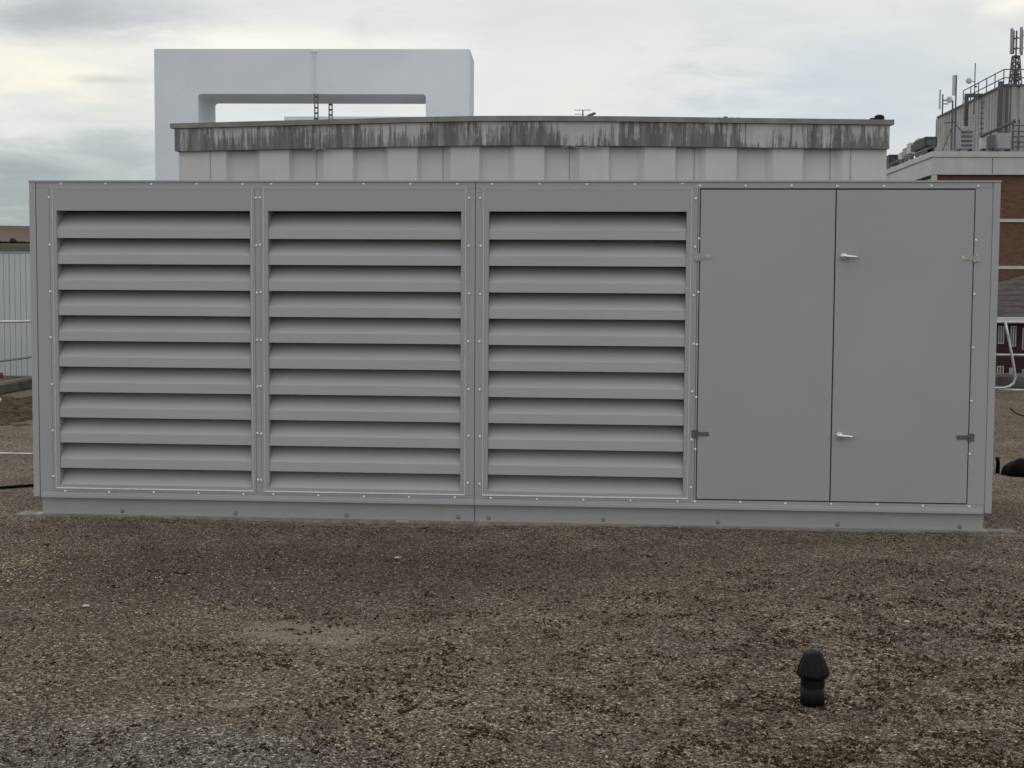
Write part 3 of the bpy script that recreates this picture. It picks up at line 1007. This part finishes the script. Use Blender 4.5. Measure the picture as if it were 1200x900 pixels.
MB().box(x0 + .35, LX, .25, LY, 0, zpb - .003).build('wall', M_brick, bk, (0, 0, 0))
par = MB().box(x0, LX + .2, -.0, LY, zpb, zl_ - .02).box(x0 - .06, LX + .26, -.06, LY + .06, zl_ + .03, zpt).box(x0 + .03, LX + .17, .03, LY - .03, zl_ - .019, zl_ + .029)
par.build('parapet', M_conc, bk)
MB().box(x0 + .02, x0 + .30, .02, .30, 0, zpb - .002).build('corner_column', M_conc, bk)
for py_ in (258.3, 313.3):
    _, zz = fb.pt(1150, py_, .2)
    MB().box(x0 + .31, LX + .05, .17, .248, zz - .09, zz + .09).build('stone_band', M_conc, bk)
# joints in the parapet
xj2, _ = fb.pt(1163, 195)
MB().box(xj2 - .02, xj2 + .02, -.006, .002, zpb + .02, zl_ - .03).build('parapet_joint', M_dkm, bk)
# shaded window strip under the eaves on the side face
xs1 = x0 + .34
MB().box(xs1 - .02, xs1 + .005, 1.0, 12, zpb - 1.6, zpb - .06).build('window', simple('dark_glass', (.03, .035, .04), .15, 0, .2, spec=.6), bk)

# plant room clad in vertical sheets
yp = 7.0
ph = thing('plant_room', 'grey ribbed metal plant room on the roof of the brick building', 'plant room', tuple(fb.o + np.array([0, 0, zpb])), fb.a)
zbase = zpb
px0, pzt = fb.pt(1176, 101, yp)
z_ = lambda v: v - zbase
n = NT('weathered_cladding')
cc = n.ramp(n.noise(.9, 5, .6), [(.3, (.30, .30, .285)), (.7, (.41, .41, .39))])
cc = n.mix(n.math('MULTIPLY', n.smooth(n.noise(1.2, 6, .65, vec=n.mapv((2.2, 2.2, .12))), .46, .70), .7), cc, (.17, .165, .155))
M_pr = n.out(cc, .75, 0, .3)
H0 = 0.02
PLY = 16.5
b = MB()
# front, ribbed
prof = []
xx = px0
while xx < LX:
    prof += [(xx, yp), (xx + .28, yp), (xx + .34, yp + .10), (xx + .46, yp + .10), (xx + .52, yp)]
    xx += .52
for (a, c) in zip(prof[:-1], prof[1:]):
    b.face([(a[0], a[1], H0), (c[0], c[1], H0), (c[0], c[1], z_(pzt)), (a[0], a[1], z_(pzt))])
prof = []
yy = yp
while yy < yp + PLY:
    prof += [(px0, yy), (px0, yy + .35), (px0 + .10, yy + .43), (px0 + .10, yy + .55), (px0, yy + .63)]
    yy += .63
for (a, c) in zip(prof[:-1], prof[1:]):
    b.face([(a[0], a[1], H0), (c[0], c[1], H0), (c[0], c[1], z_(pzt)), (a[0], a[1], z_(pzt))])
b.build('cladding', M_pr, ph)
MB().box(px0 + .13, LX, yp + .13, yp + PLY - .1, H0, z_(pzt) - .01).build('core', M_pr, ph)
MB().box(px0 - .08, LX, yp - .08, yp + .12, z_(pzt) + .003, z_(pzt) + .12).box(px0 - .08, px0 + .12, yp + .123, yp + PLY, z_(pzt) + .003, z_(pzt) + .12).build('coping', M_dkm, ph)
xa, _ = fb.pt(1173, 101, yp - .4)
MB().tube([(xa, yp - .3, .05), (xa, yp - .3, z_(pzt) + .25)], .16, 10).tube([(xa + .42, yp - .35, .05), (xa + .42, yp - .35, z_(pzt) + .1)], .09, 8).build('downpipe', M_dkm, ph)
MB().box(xa - .30, xa - .14, yp - .45, yp - .3, 1.15, 1.75).build('alarm_box', simple('dull_red', (.12, .03, .03), .6), ph)

def lp(px, py, yl):
    x_, zz = fb.pt(px, py, yl); return (x_, yl, zz)


M_gsteel = simple('site_steel', (.10, .10, .10), .55, .4, .3, 3)
M_gbox = simple('cabinet_grey', (.30, .31, .32), .6, .1, .2, 2)
M_lbox = simple('cabinet_light', (.50, .51, .51), .6, .1, .2, 2)


def bthing(name, label, cat, px, py, yl, group=None):
    """thing standing on the brick building's roof"""
    x_, zz = fb.pt(px, py, yl)
    w_ = fb.o + fb.X * x_ + fb.Y * yl; w_[2] += 0
    o = thing(name, label, cat, (w_[0], w_[1], GZ + zz), fb.a, group)
    return o, (x_, yl, zz)


def loc(p, o): return (p[0] - o[0], p[1] - o[1], p[2] - (o[2] if True else 0))


# NB Frame.pt gives absolute z; the brick parts above were built with z relative to GZ
def L3(px, py, yl, o): return loc(lp(px, py, yl), o)


# big rectangular duct bend
t, o = bthing('air_duct', 'dark square elbow air duct climbing the side of the plant room', 'duct', 1131, 176, 12)
a0 = L3(1131, 112, 12, o); a1 = L3(1153, 112, 12, o)
MB().box(-.12, .12, -.12, .12, 0, a0[2] + .12).box(.123, a1[0], -.12, .12, a0[2] - .12, a0[2] + .12).build('duct', M_gsteel, t)
for k in range(4): MB().box(-.15, .15, -.15, .15, .6 + k * .75, .66 + k * .75).build('duct_flange', M_gsteel, t)

# handrail on the plant room roof
t, o = bthing('roof_handrail', 'thin metal handrail round the top of the ribbed plant room', 'handrail', 1176, 101, 7.3)
dz = 1.05
hl = MB()
for f_ in (1.0, .5):
    hl.tube([(0, 0, dz * f_), (8.5, 0, dz * f_)], .035, 6).tube([(0, 0, dz * f_), (0, 9.5, dz * f_)], .035, 6)
hl.build('rail', M_gsteel, t)
for q in [(0, 0)] + [(k * 1.9, 0) for k in range(1, 5)] + [(0, k * 1.9) for k in range(1, 6)]:
    MB().tube([(q[0], q[1], .0), (q[0], q[1], dz)], .035, 6).build('post', M_gsteel, t)

# lattice mast with panel antennas
t, o = bthing('lattice_mast', 'tall steel lattice mast with grey phone antennas on the plant room roof', 'mast', 1189.5, 101, 8.5)
hb = L3(1189.5, 66, 8.5, o)[2]; ht = L3(1189.5, 36, 8.5, o)[2]
lm = MB()
wb, wt_ = .32, .19
cs = [(-1, -1), (1, -1), (1, 1), (-1, 1)]
for sx_, sy_ in cs: lm.tube([(sx_ * wb, sy_ * wb, 0), (sx_ * wt_, sy_ * wt_, hb)], .04, 6)
nb = 5
for k in range(nb):
    f0, f1 = k / nb, (k + 1) / nb
    w0, w1 = wb + (wt_ - wb) * f0, wb + (wt_ - wb) * f1
    for i in range(4):
        a, c = cs[i], cs[(i + 1) % 4]
        lm.tube([(a[0] * w0, a[1] * w0, hb * f0), (c[0] * w1, c[1] * w1, hb * f1)], .025, 5)
        lm.tube([(a[0] * w1, a[1] * w1, hb * f1), (c[0] * w1, c[1] * w1, hb * f1)], .025, 5)
        if k % 2: lm.tube([(c[0] * w0, c[1] * w0, hb * f0), (a[0] * w1, a[1] * w1, hb * f1)], .025, 5)
lm.build('lattice', M_gsteel, t)
MB().tube([(0, 0, 0), (0, 0, hb * .55)], .13, 8).build('cable_bundle', M_dkm, t)
MB().tube([(0, 0, hb * .5), (0, 0, ht)], .055, 8).build('pole', M_gsteel, t)
MB().lathe([(.24, 0), (.26, .03), (.26, .1), (.24, .12)], (0, 0, hb - .08), 14).build('ring', M_gsteel, t)
for hh in (hb + .5, hb + 1.15):
    MB().tube([(-.30, 0, hh), (.36, 0, hh)], .035, 6).tube([(0, -.3, hh), (0, .3, hh)], .03, 6).build('crossbar', M_gsteel, t)
for dx, dy, z0, z1, ta in ((-.30, 0, .15, 1.78, .03), (.28, -.05, .22, 1.85, 0), (.40, .2, .1, 1.72, 0), (-.1, .35, .2, 1.7, 0)):
    b = MB().box(dx - .085, dx + .085, dy - .07, dy + .07, hb + z0, hb + z1)
    b.build('antenna_panel', M_gbox, t, bevel=.03)
MB().tube([(.3, 0, hb + 1.3), (.9, 0, hb + 1.3)], .03, 5).tube([(.3, 0, hb + .55), (.9, 0, hb + .45)], .03, 5).build('side_arm', M_gsteel, t)

# antenna poles at the left end of the plant room
def pole(label, px, pyb, pyt, yl, r=.05, extras=()):
    t, o = bthing('antenna_pole', label, 'antenna', px, pyb, yl, 'antenna poles beside the plant room')
    top = L3(px, pyt, yl, o)[2]
    MB().tube([(0, 0, 0), (0, 0, top)], r, 8).build('pole', M_gsteel, t)
    return t, o


t, o = pole('stout antenna pole carrying one wide flat grey panel high above its neighbours', 1118.5, 176, 88, 11)
a, c = L3(1115.5, 112, 10.8, o), L3(1119.5, 88, 10.8, o)
MB().box(a[0], c[0], -.35, -.2, a[2], c[2]).build('antenna_panel', M_lbox, t, bevel=.02)
t, o = pole('short antenna pole with slim pale panel at the left corner of the plant room', 1104.3, 135, 110.5, 20)
a, c = L3(1100.3, 128, 19.7, o), L3(1102.4, 105, 19.7, o)
MB().box(a[0], c[0], -.45, -.2, a[2], c[2]).build('antenna_panel', M_lbox, t, bevel=.02)
q = L3(1112.5, 117, 19.7, o)
MB().lathe([(.02, 0), (.2, -.05), (.24, -.14), (.22, -.16)], (q[0], -.2, q[2]), 16, 'y').build('dish', M_lbox, t, smooth=True)
MB().tube([(0, 0, q[2]), (q[0], -.1, q[2])], .05, 6).tube([(0, 0, q[2] - .25), (q[0], 0, q[2] - .25)], .04, 6).build('bracket', M_gsteel, t)
t, o = pole('slender antenna pole with a round white dish above the handrail', 1141.3, 134, 74, 12, .035)
q = L3(1135, 95, 11.8, o)
MB().lathe([(.03, 0), (.17, -.03), (.20, -.08), (.19, -.10)], (q[0], -.2, q[2]), 18, 'y').build('dish', M_lbox, t, smooth=True)
MB().tube([(0, 0, q[2]), (q[0], -.15, q[2])], .025, 6).tube([(0, 0, q[2] - .35), (.1, -.1, q[2] - .35)], .06, 6).build('bracket', M_gsteel, t)
t, o = pole('plain steel pole rising from the parapet in front of the plant room corner', 1115, 176, 118, 3)
MB().tube([L3(1115, 150, 3, o), L3(1104, 178, 3, o)], .03, 5).tube([L3(1115, 140, 3, o), L3(1130, 158, 3, o)], .03, 5).tube([L3(1107, 144, 3, o), L3(1122, 143, 3, o)], .035, 5).build('brace', M_gsteel, t)
t, o = pole('rusty ladder pole leaning on the plant room side behind the cable tray', 1149.5, 176, 116, 6, .04)
for k in range(9): MB().box(-.14, .14, -.02, .02, .35 + k * .32, .40 + k * .32).build('rung', M_gsteel, t)

# cabinets and condensers on the roof
def cab(label, pxa, pxb, pya, pyb, yl, mat, depth=1.0, louv=0, name='plant_cabinet', grp='plant cabinets on the brick building roof'):
    t, o = bthing(name, label, 'cabinet', (pxa + pxb) / 2, pyb, yl, grp)
    a, c = L3(pxa, pyb, yl, o), L3(pxb, pya, yl, o)
    MB().box(a[0], c[0], 0, depth, .12, c[2]).build('casing', mat, t, bevel=.03)
    f_ = MB().box(a[0] + .05, a[0] + .12, .05, depth - .05, -.0, .117).box(c[0] - .12, c[0] - .05, .05, depth - .05, -.0, .117)
    f_.build('feet', M_dkm, t)
    if louv:
        b = MB()
        for k in range(louv):
            zz = .25 + (c[2] - .4) * k / louv
            b.box(a[0] + .08, c[0] - .08, -.03, -.003, zz, zz + (c[2] - .4) / louv * .5)
        b.build('louvres', M_gsteel, t)
    return t


cab('grey louvred plant cabinet behind the parapet below the square duct', 1124.5, 1141.5, 148, 176.5, 4, M_gbox, 1.0, 4)
cab('broad low grey cabinet right of the diagonal cable tray', 1168, 1186, 156, 176.5, 4, M_gbox, 1.2, 0)
cab('small dark cabinet tucked under the diagonal cable tray', 1160, 1167, 158, 176.5, 3.2, M_gsteel, .8, 0)
cab('small pale cabinet at the foot of the ladder pole', 1150.5, 1157.5, 160.5, 176.5, 5, M_lbox, .6, 0)


def side_cab(label, px, yl, py_t, py_b, mat, w=1.6, dep=1.2, dark=False):
    t, o = bthing('condenser_unit', label, 'air conditioner', px, py_b, yl, 'condensers along the left side of the brick building roof')
    top = L3(px, py_t, yl, o)[2]
    MB().box(0, w, 0, dep, .25, top).build('casing', mat, t, bevel=.04)
    MB().box(.1, .2, .1, dep - .1, -.1, .247).box(w - .2, w - .1, .1, dep - .1, -.1, .247).build('feet', M_dkm, t)
    b = MB()
    for k in range(6): b.box(.1, w - .1, -.03, -.003, .35 + (top - .5) * k / 6, .35 + (top - .5) * k / 6 + .06)
    b.build('grille', M_dkm, t)


side_cab('dark condenser with flared top nearest the parapet corner', 1083.5, 3.5, 160, 177, simple('dark_casing', (.035, .035, .04), .6), .75, 3.0)
side_cab('pale grey condenser second in the row from the parapet corner', 1076, 8, 161.5, 178, M_lbox, .6, .9)
side_cab('pale grey condenser third in the row from the parapet corner', 1065.5, 14, 167, 184, M_lbox, .8, .9)
side_cab('narrow grey condenser next to last in the receding row', 1060.5, 18.5, 173, 187, M_gbox, .7, .9)
side_cab('low white condenser beside the far black plant box', 1055.5, 22, 178, 190, M_lbox, .7, .9)
side_cab('black plant box farthest along the parapet, beside the cream building', 1041.5, 25.5, 181, 197, bpy.data.materials['dark_casing'], 1.0, 2.0)
# parapet edge rail that runs along with them
t, o = bthing('parapet_rail', 'dark pipe rail running along the left parapet behind the condensers', 'rail', 1095, 177.3, .3)
MB().tube([(0, 0, .30), (0, 30, .30)], .05, 6).build('rail', M_gsteel, t)
for k in range(12): MB().tube([(0, k * 2.6 + .1, -.02), (0, k * 2.6 + .1, .3)], .04, 5).build('post', M_gsteel, t)

# cable tray and steel rack
t, o = bthing('cable_tray', 'dark cable tray rising diagonally across the front of the plant room', 'cable tray', 1150, 176, 5)
a, c = L3(1149, 160, 5, o), L3(1190, 142, 5, o)
MB().tube([(a[0], 0, a[2]), (c[0], 0, c[2])], .11, 6).build('tray', M_dkm, t)
for f_ in (.1, .3, .5, .75, .95):
    xx = a[0] + (c[0] - a[0]) * f_; zz = a[2] + (c[2] - a[2]) * f_
    MB().tube([(xx, .05, -.0), (xx, .05, zz)], .045, 6).build('leg', M_gsteel, t)
MB().tube([(a[0] + .5, -.1, 0), (a[0] + 1.1, -.1, a[2] + .2)], .04, 6).build('brace', M_lbox, t)
t, o = bthing('steel_rack', 'square steel rack of posts and crossbars at the right edge above the parapet', 'rack', 1193, 176.5, 4)
for px in (1187.5, 1194.5, 1203):
    q = L3(px, 140, 4, o)
    MB().tube([(q[0], 0, 0), (q[0], 0, q[2])], .05, 6).build('post', M_gsteel, t)
for py_ in (147, 154, 160, 166.5, 172):
    q0, q1 = L3(1186.5, py_, 3.9, o), L3(1206, py_, 3.9, o)
    MB().box(q0[0], q1[0], -.06, .0, q0[2] - .04, q0[2] + .04).build('crossbar', M_gsteel, t)

# ------------------------------------------------------------------ lower tiled building, right, between the guardrail and the brick block
DT = 56.0
ft = Frame(at(1168, 370, DT)[0], DT, GZ, .028)
tb = thing('tiled_building', 'dark red low building with a slate hipped roof and white windows beyond the guardrail', 'building', tuple(ft.o), ft.a)
_, ze = ft.pt(1180, 371)
# hip: rises to the right
x_e0 = ft.pt(1120, 371)[0]
xh, zh = ft.pt(1203, 322, 5.5)
n = NT('slate')
tc = n.n.new('ShaderNodeTexCoord').outputs['Object']
sx, sy, sz = n.sep(tc)
wv = n.math('FRACT', n.math('MULTIPLY', sz, 4.6))
cc = n.ramp(n.noise(3, 5, .6, vec=tc), [(.3, (.050, .043, .040)), (.7, (.10, .088, .082))])
cc = n.mix(n.math('MULTIPLY', n.smooth(wv, .72, .95), .7), cc, (.022, .019, .018))
M_slate = n.out(cc, .9, 0, .15)
b = MB()
zr = zh + .0
RX = 16.0
b.face([(x_e0, -.3, ze), (x_e0 + RX, -.3, ze), (x_e0 + RX - 6, 5.5, zr), (xh, 5.5, zr)])
b.face([(x_e0, -.3, ze), (xh, 5.5, zr), (x_e0, 11.3, ze)])
b.face([(x_e0, 11.3, ze), (xh, 5.5, zr), (x_e0 + RX - 6, 5.5, zr), (x_e0 + RX, 11.3, ze)])
b.face([(x_e0 + RX, -.3, ze), (x_e0 + RX, 11.3, ze), (x_e0 + RX - 6, 5.5, zr)])
b.face([(x_e0, -.3, ze - .02), (x_e0, 11.3, ze - .02), (x_e0 + RX, 11.3, ze - .02), (x_e0 + RX, -.3, ze - .02)])
b.build('roof', M_slate, tb)
MB().box(x_e0 - .1, x_e0 + RX, -.45, -.32, ze - .20, ze - .01).build('gutter', simple('white_gutter', (.55, .56, .57), .5), tb)
MB().box(x_e0 + .3, x_e0 + RX - .3, 0, 11, 0 + GZ * 0, ze - .03).build('wall', simple('dark_red_brick', (.040, .015, .014), .9, 0, .3, 4), tb)
M_glass = simple('window_glass', (.13, .12, .12), .15, 0, .3, spec=.6)
M_wfr = simple('white_frame', (.36, .35, .35), .6)
for pxa, pxb, pya, pyb in ((1170.0, 1176.5, 382, 403), (1184.5, 1190.5, 382, 406), (1198.5, 1205, 384, 410), (1168.5, 1176, 429, 440), (1183, 1186.5, 431, 441), (1198, 1206, 433, 444), (1156, 1163, 382, 403)):
    a, z1 = ft.pt(pxa, pya, -.05); c, z0 = ft.pt(pxb, pyb, -.05)
    f_ = MB(); w_ = .035
    f_.box(a, a + w_, -.06, -.004, z0, z1).box(c - w_, c, -.06, -.004, z0, z1).box(a + w_, c - w_, -.06, -.004, z0, z0 + w_).box(a + w_, c - w_, -.06, -.004, z1 - w_, z1)
    m_ = (a + c) / 2; f_.box(m_ - .018, m_ + .018, -.055, -.004, z0 + w_, z1 - w_)
    wo = f_.build('window', M_wfr, tb)
    MB().box(a + w_ * .8, m_ - .02, -.03, -.004, z0 + w_, z1 - w_).box(m_ + .02, c - w_ * .8, -.03, -.004, z0 + w_, z1 - w_).build('pane', M_glass, wo)

# ------------------------------------------------------------------ land beyond
n = NT('fields')
x, y, z = n.sep()
g1 = n.ramp(n.noise(.01, 5, .6), [(.35, (.062, .068, .048)), (.65, (.090, .092, .066))])
br_ = n.ramp(n.noise(.004, 4, .5), [(.3, (.135, .103, .086)), (.7, (.185, .145, .122))])
M_land = n.out(n.mix(n.smooth(z, 70, 71.2), g1, br_), 1, 0, 0)
b = MB().box(-9000, 9000, -3000, 1300, GZ - 1, GZ)
o = b.build('ground', simple('town_ground', (.08, .085, .06), 1, 0, .4, .02), None, (0, 0, 0)); o['kind'] = 'structure'
hb_ = MB()
nx, ny = 160, 30
for j in range(ny):
    v = j / (ny - 1)
    for i in range(nx):
        u = i / (nx - 1)
        xx = -4200 + 8400 * u
        yy = 900 + 2100 * v
        top = 135 + 14 * math.sin(u * 9 + .5) + 6 * math.sin(u * 23)
        if xx > 0: top *= max(.35, 1 - xx / 2500)
        zz = GZ + (top - GZ) * (3 * v * v - 2 * v ** 3)
        hb_.v.append((xx, yy, zz - .3))
for j in range(ny - 1):
    for i in range(nx - 1):
        a = j * nx + i; hb_.f.append((a, a + 1, a + nx + 1, a + nx))
o = hb_.build('hills', M_land, None, (0, 0, 0), smooth=True); o['kind'] = 'structure'


def hill_z(xx, yy):
    v = (yy - 900) / 2100; u = (xx + 4200) / 8400
    top = 135 + 14 * math.sin(u * 9 + .5) + 6 * math.sin(u * 23)
    if xx > 0: top *= max(.35, 1 - xx / 2500)
    return GZ + (top - GZ) * (3 * v * v - 2 * v ** 3) - .3


# hedge line between brown and green fields: small leafy clumps
he = MB()
r_ = random.Random(4)
for k in range(260):
    px = -15 + k * .27
    yy = 1700.0
    X_ = at(px, 280, 1000)[0] / 1000
    lo, hi = 900, 2900
    for _ in range(30):
        mid_ = (lo + hi) / 2
        if hill_z(X_ * mid_, mid_) < 70.6: lo = mid_
        else: hi = mid_
    yy = lo; xx = X_ * yy; zz = hill_z(xx, yy)
    big = 6 if 14 < px < 18 else 2.6
    s_ = big * r_.uniform(.5, 1.1)
    for q in range(3):
        cx, cy, cz = xx + r_.uniform(-2, 2), yy + r_.uniform(-6, 6), zz + s_ * r_.uniform(.1, .7)
        w_ = s_ * r_.uniform(.35, .6)
        n0 = len(he.v)
        for d_ in ((1, 0, 0), (-1, 0, 0), (0, 1, 0), (0, -1, 0), (0, 0, 1), (0, 0, -1)):
            k_ = w_ * r_.uniform(.7, 1.3)
            he.v.append((cx + d_[0] * k_, cy + d_[1] * k_, cz + d_[2] * k_))
        for f_ in ((0, 2, 4), (2, 1, 4), (1, 3, 4), (3, 0, 4), (2, 0, 5), (1, 2, 5), (3, 1, 5), (0, 3, 5)): he.f.append(tuple(n0 + i for i in f_))
o = he.build('hedge', simple('hedge_green', (.022, .030, .018), 1, 0, .3, .2))
tag(o, 'dark hedgerow between the brown and green fields on the distant hill', 'hedge', None, 'stuff')
q = at(8.5, 296, 60)
t = thing('roof_plant', 'low dark plant housing just above the white fence at the far left', 'plant housing', (q[0], 60, GZ))
z1 = at(8, 293, 60)[2] - GZ
MB().box(-.17, .17, 0, .6, 0, z1).box(-.04, .10, .1, .4, z1 + .002, z1 + .05).build('housing', M_dkm, t, bevel=.02)

# ------------------------------------------------------------------ sky and sun
W = bpy.data.worlds.new('World'); sc.world = W; W.use_nodes = True
nt = W.node_tree; nd = nt.nodes; bg = nd['Background']


class WN(NT):
    def __init__(s):
        s.t = nt; s.n = nd; s.pos = nd.new('ShaderNodeTexCoord').outputs['Generated']


w = WN()
sky = nd.new('ShaderNodeTexSky'); sky.sky_type = 'NISHITA'; sky.sun_disc = False
SUN_EL, SUN_AZ = math.radians(42), math.radians(-28)      # in front of the camera, to the left, behind cloud
sky.sun_elevation = SUN_EL; sky.sun_rotation = SUN_AZ
x, y, z = w.sep()
# cloud deck seen in perspective
den = w.math('ADD', w.math('MAXIMUM', z, 0.0), .16)
cv = nd.new('ShaderNodeCombineXYZ')
nt.links.new(w.math('DIVIDE', x, den), cv.inputs[0]); nt.links.new(w.math('DIVIDE', y, den), cv.inputs[1])
n1 = w.noise(1.35, 7, .6, vec=w.mapv((1, 1.15, 1), (3.1, 1.3, 0), cv.outputs[0]), dist=.5)
n2 = w.noise(4.5, 7, .62, vec=w.mapv((1, 1.2, 1), (8.2, 2.7, 0), cv.outputs[0]), dist=.4)


def dirn(px, py):
    r = ray(px, py); return r / np.linalg.norm(r)


def sblob(px, py, rx, ry, lo=0.0, hi=1.0):
    """soft patch of sky round a direction, radii in degrees"""
    d = dirn(px, py)
    az = math.atan2(d[0], d[1]); el = math.asin(d[2])
    dx = w.math('DIVIDE', w.math('SUBTRACT', w.math('ARCTAN2', x, y), az), math.radians(rx))
    dy = w.math('DIVIDE', w.math('SUBTRACT', w.math('ARCSINE', z), el), math.radians(ry))
    dy = w.math('ADD', dy, w.math('MULTIPLY', w.math('SUBTRACT', n1, .5), 2.2))
    dx = w.math('ADD', dx, w.math('MULTIPLY', w.math('SUBTRACT', n2, .5), 1.6))
    dd = w.math('SQRT', w.math('ADD', w.math('MULTIPLY', dx, dx), w.math('MULTIPLY', dy, dy)))
    return w.math('SUBTRACT', 1.0, w.smooth(dd, lo, hi))


base = w.ramp(w.math('ADD', w.math('MULTIPLY', z, 1.0), 0.0), [(0, S((198, 203, 204))), (.06, S((214, 219, 221))), (.16, S((222, 224, 224))), (.5, S((214, 217, 221))), (1, S((200, 206, 213)))])
c = w.mix(w.math('MULTIPLY', w.smooth(n1, .35, .66), .55), base, S((240, 240, 234)))
c = w.mix(w.math('MULTIPLY', w.smooth(n2, .50, .72), .30), c, S((196, 201, 207)))
for px, py, rx, ry, col, k in ((10, 235, 11, 3.4, (152, 163, 168), 1.0), (150, 200, 7, 2.4, (168, 177, 181), .7), (60, 12, 5.5, 1.3, (163, 168, 173), .8), (190, 8, 5, 1.0, (182, 186, 190), .6),
                               (640, 30, 9, 1.6, (212, 213, 213), .5), (980, 120, 9, 4.5, (203, 212, 218), .85),
                               (45, 78, 6.5, 1.9, (254, 248, 230), 1.0), (290, 52, 6.0, 1.7, (255, 252, 240), 1.0), (125, 93, 2.5, .35, (190, 193, 193), .6),
                               (150, 128, 5, 1.1, (222, 222, 215), .7), (700, 90, 11, 3.6, (236, 236, 230), .8),
                               (420, 60, 6, 1.5, (250, 248, 238), .8), (1195, 6, 2.2, 1.0, (255, 251, 240), 1.0)):
    c = w.mix(w.math('MULTIPLY', sblob(px, py, rx, ry), k), c, S(col))
# unseen half of the sky behind the camera, brightened to light surfaces facing it
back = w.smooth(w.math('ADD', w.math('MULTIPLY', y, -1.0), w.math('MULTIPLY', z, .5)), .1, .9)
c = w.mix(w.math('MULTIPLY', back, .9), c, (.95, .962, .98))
# below the horizon: dull
c = w.mix(w.smooth(w.math('MULTIPLY', z, -1.0), 0.0, .08), c, (.12, .12, .115))
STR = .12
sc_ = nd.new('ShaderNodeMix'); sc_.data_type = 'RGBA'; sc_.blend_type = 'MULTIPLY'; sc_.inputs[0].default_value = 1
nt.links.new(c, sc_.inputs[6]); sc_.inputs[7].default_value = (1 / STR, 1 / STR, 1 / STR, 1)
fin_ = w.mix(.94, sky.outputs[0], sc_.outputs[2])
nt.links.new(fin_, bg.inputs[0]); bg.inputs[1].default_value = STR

sd = bpy.data.lights.new('sun', 'SUN'); sd.energy = .55; sd.angle = math.radians(25); sd.color = (1, .96, .90)
so = bpy.data.objects.new('sun', sd); COL.objects.link(so)
dv = Vector((math.sin(SUN_AZ) * math.cos(SUN_EL), math.cos(SUN_AZ) * math.cos(SUN_EL), math.sin(SUN_EL)))
so.rotation_euler = dv.to_track_quat('Z', 'Y').to_euler()

sc.view_settings.view_transform = 'Standard'
sc.view_settings.look = 'None'
sc.view_settings.exposure = 0
sc.view_settings.gamma = 1
sc.view_settings.use_curve_mapping = False
sc.cycles.use_denoising = True
sc.cycles.max_bounces = 8
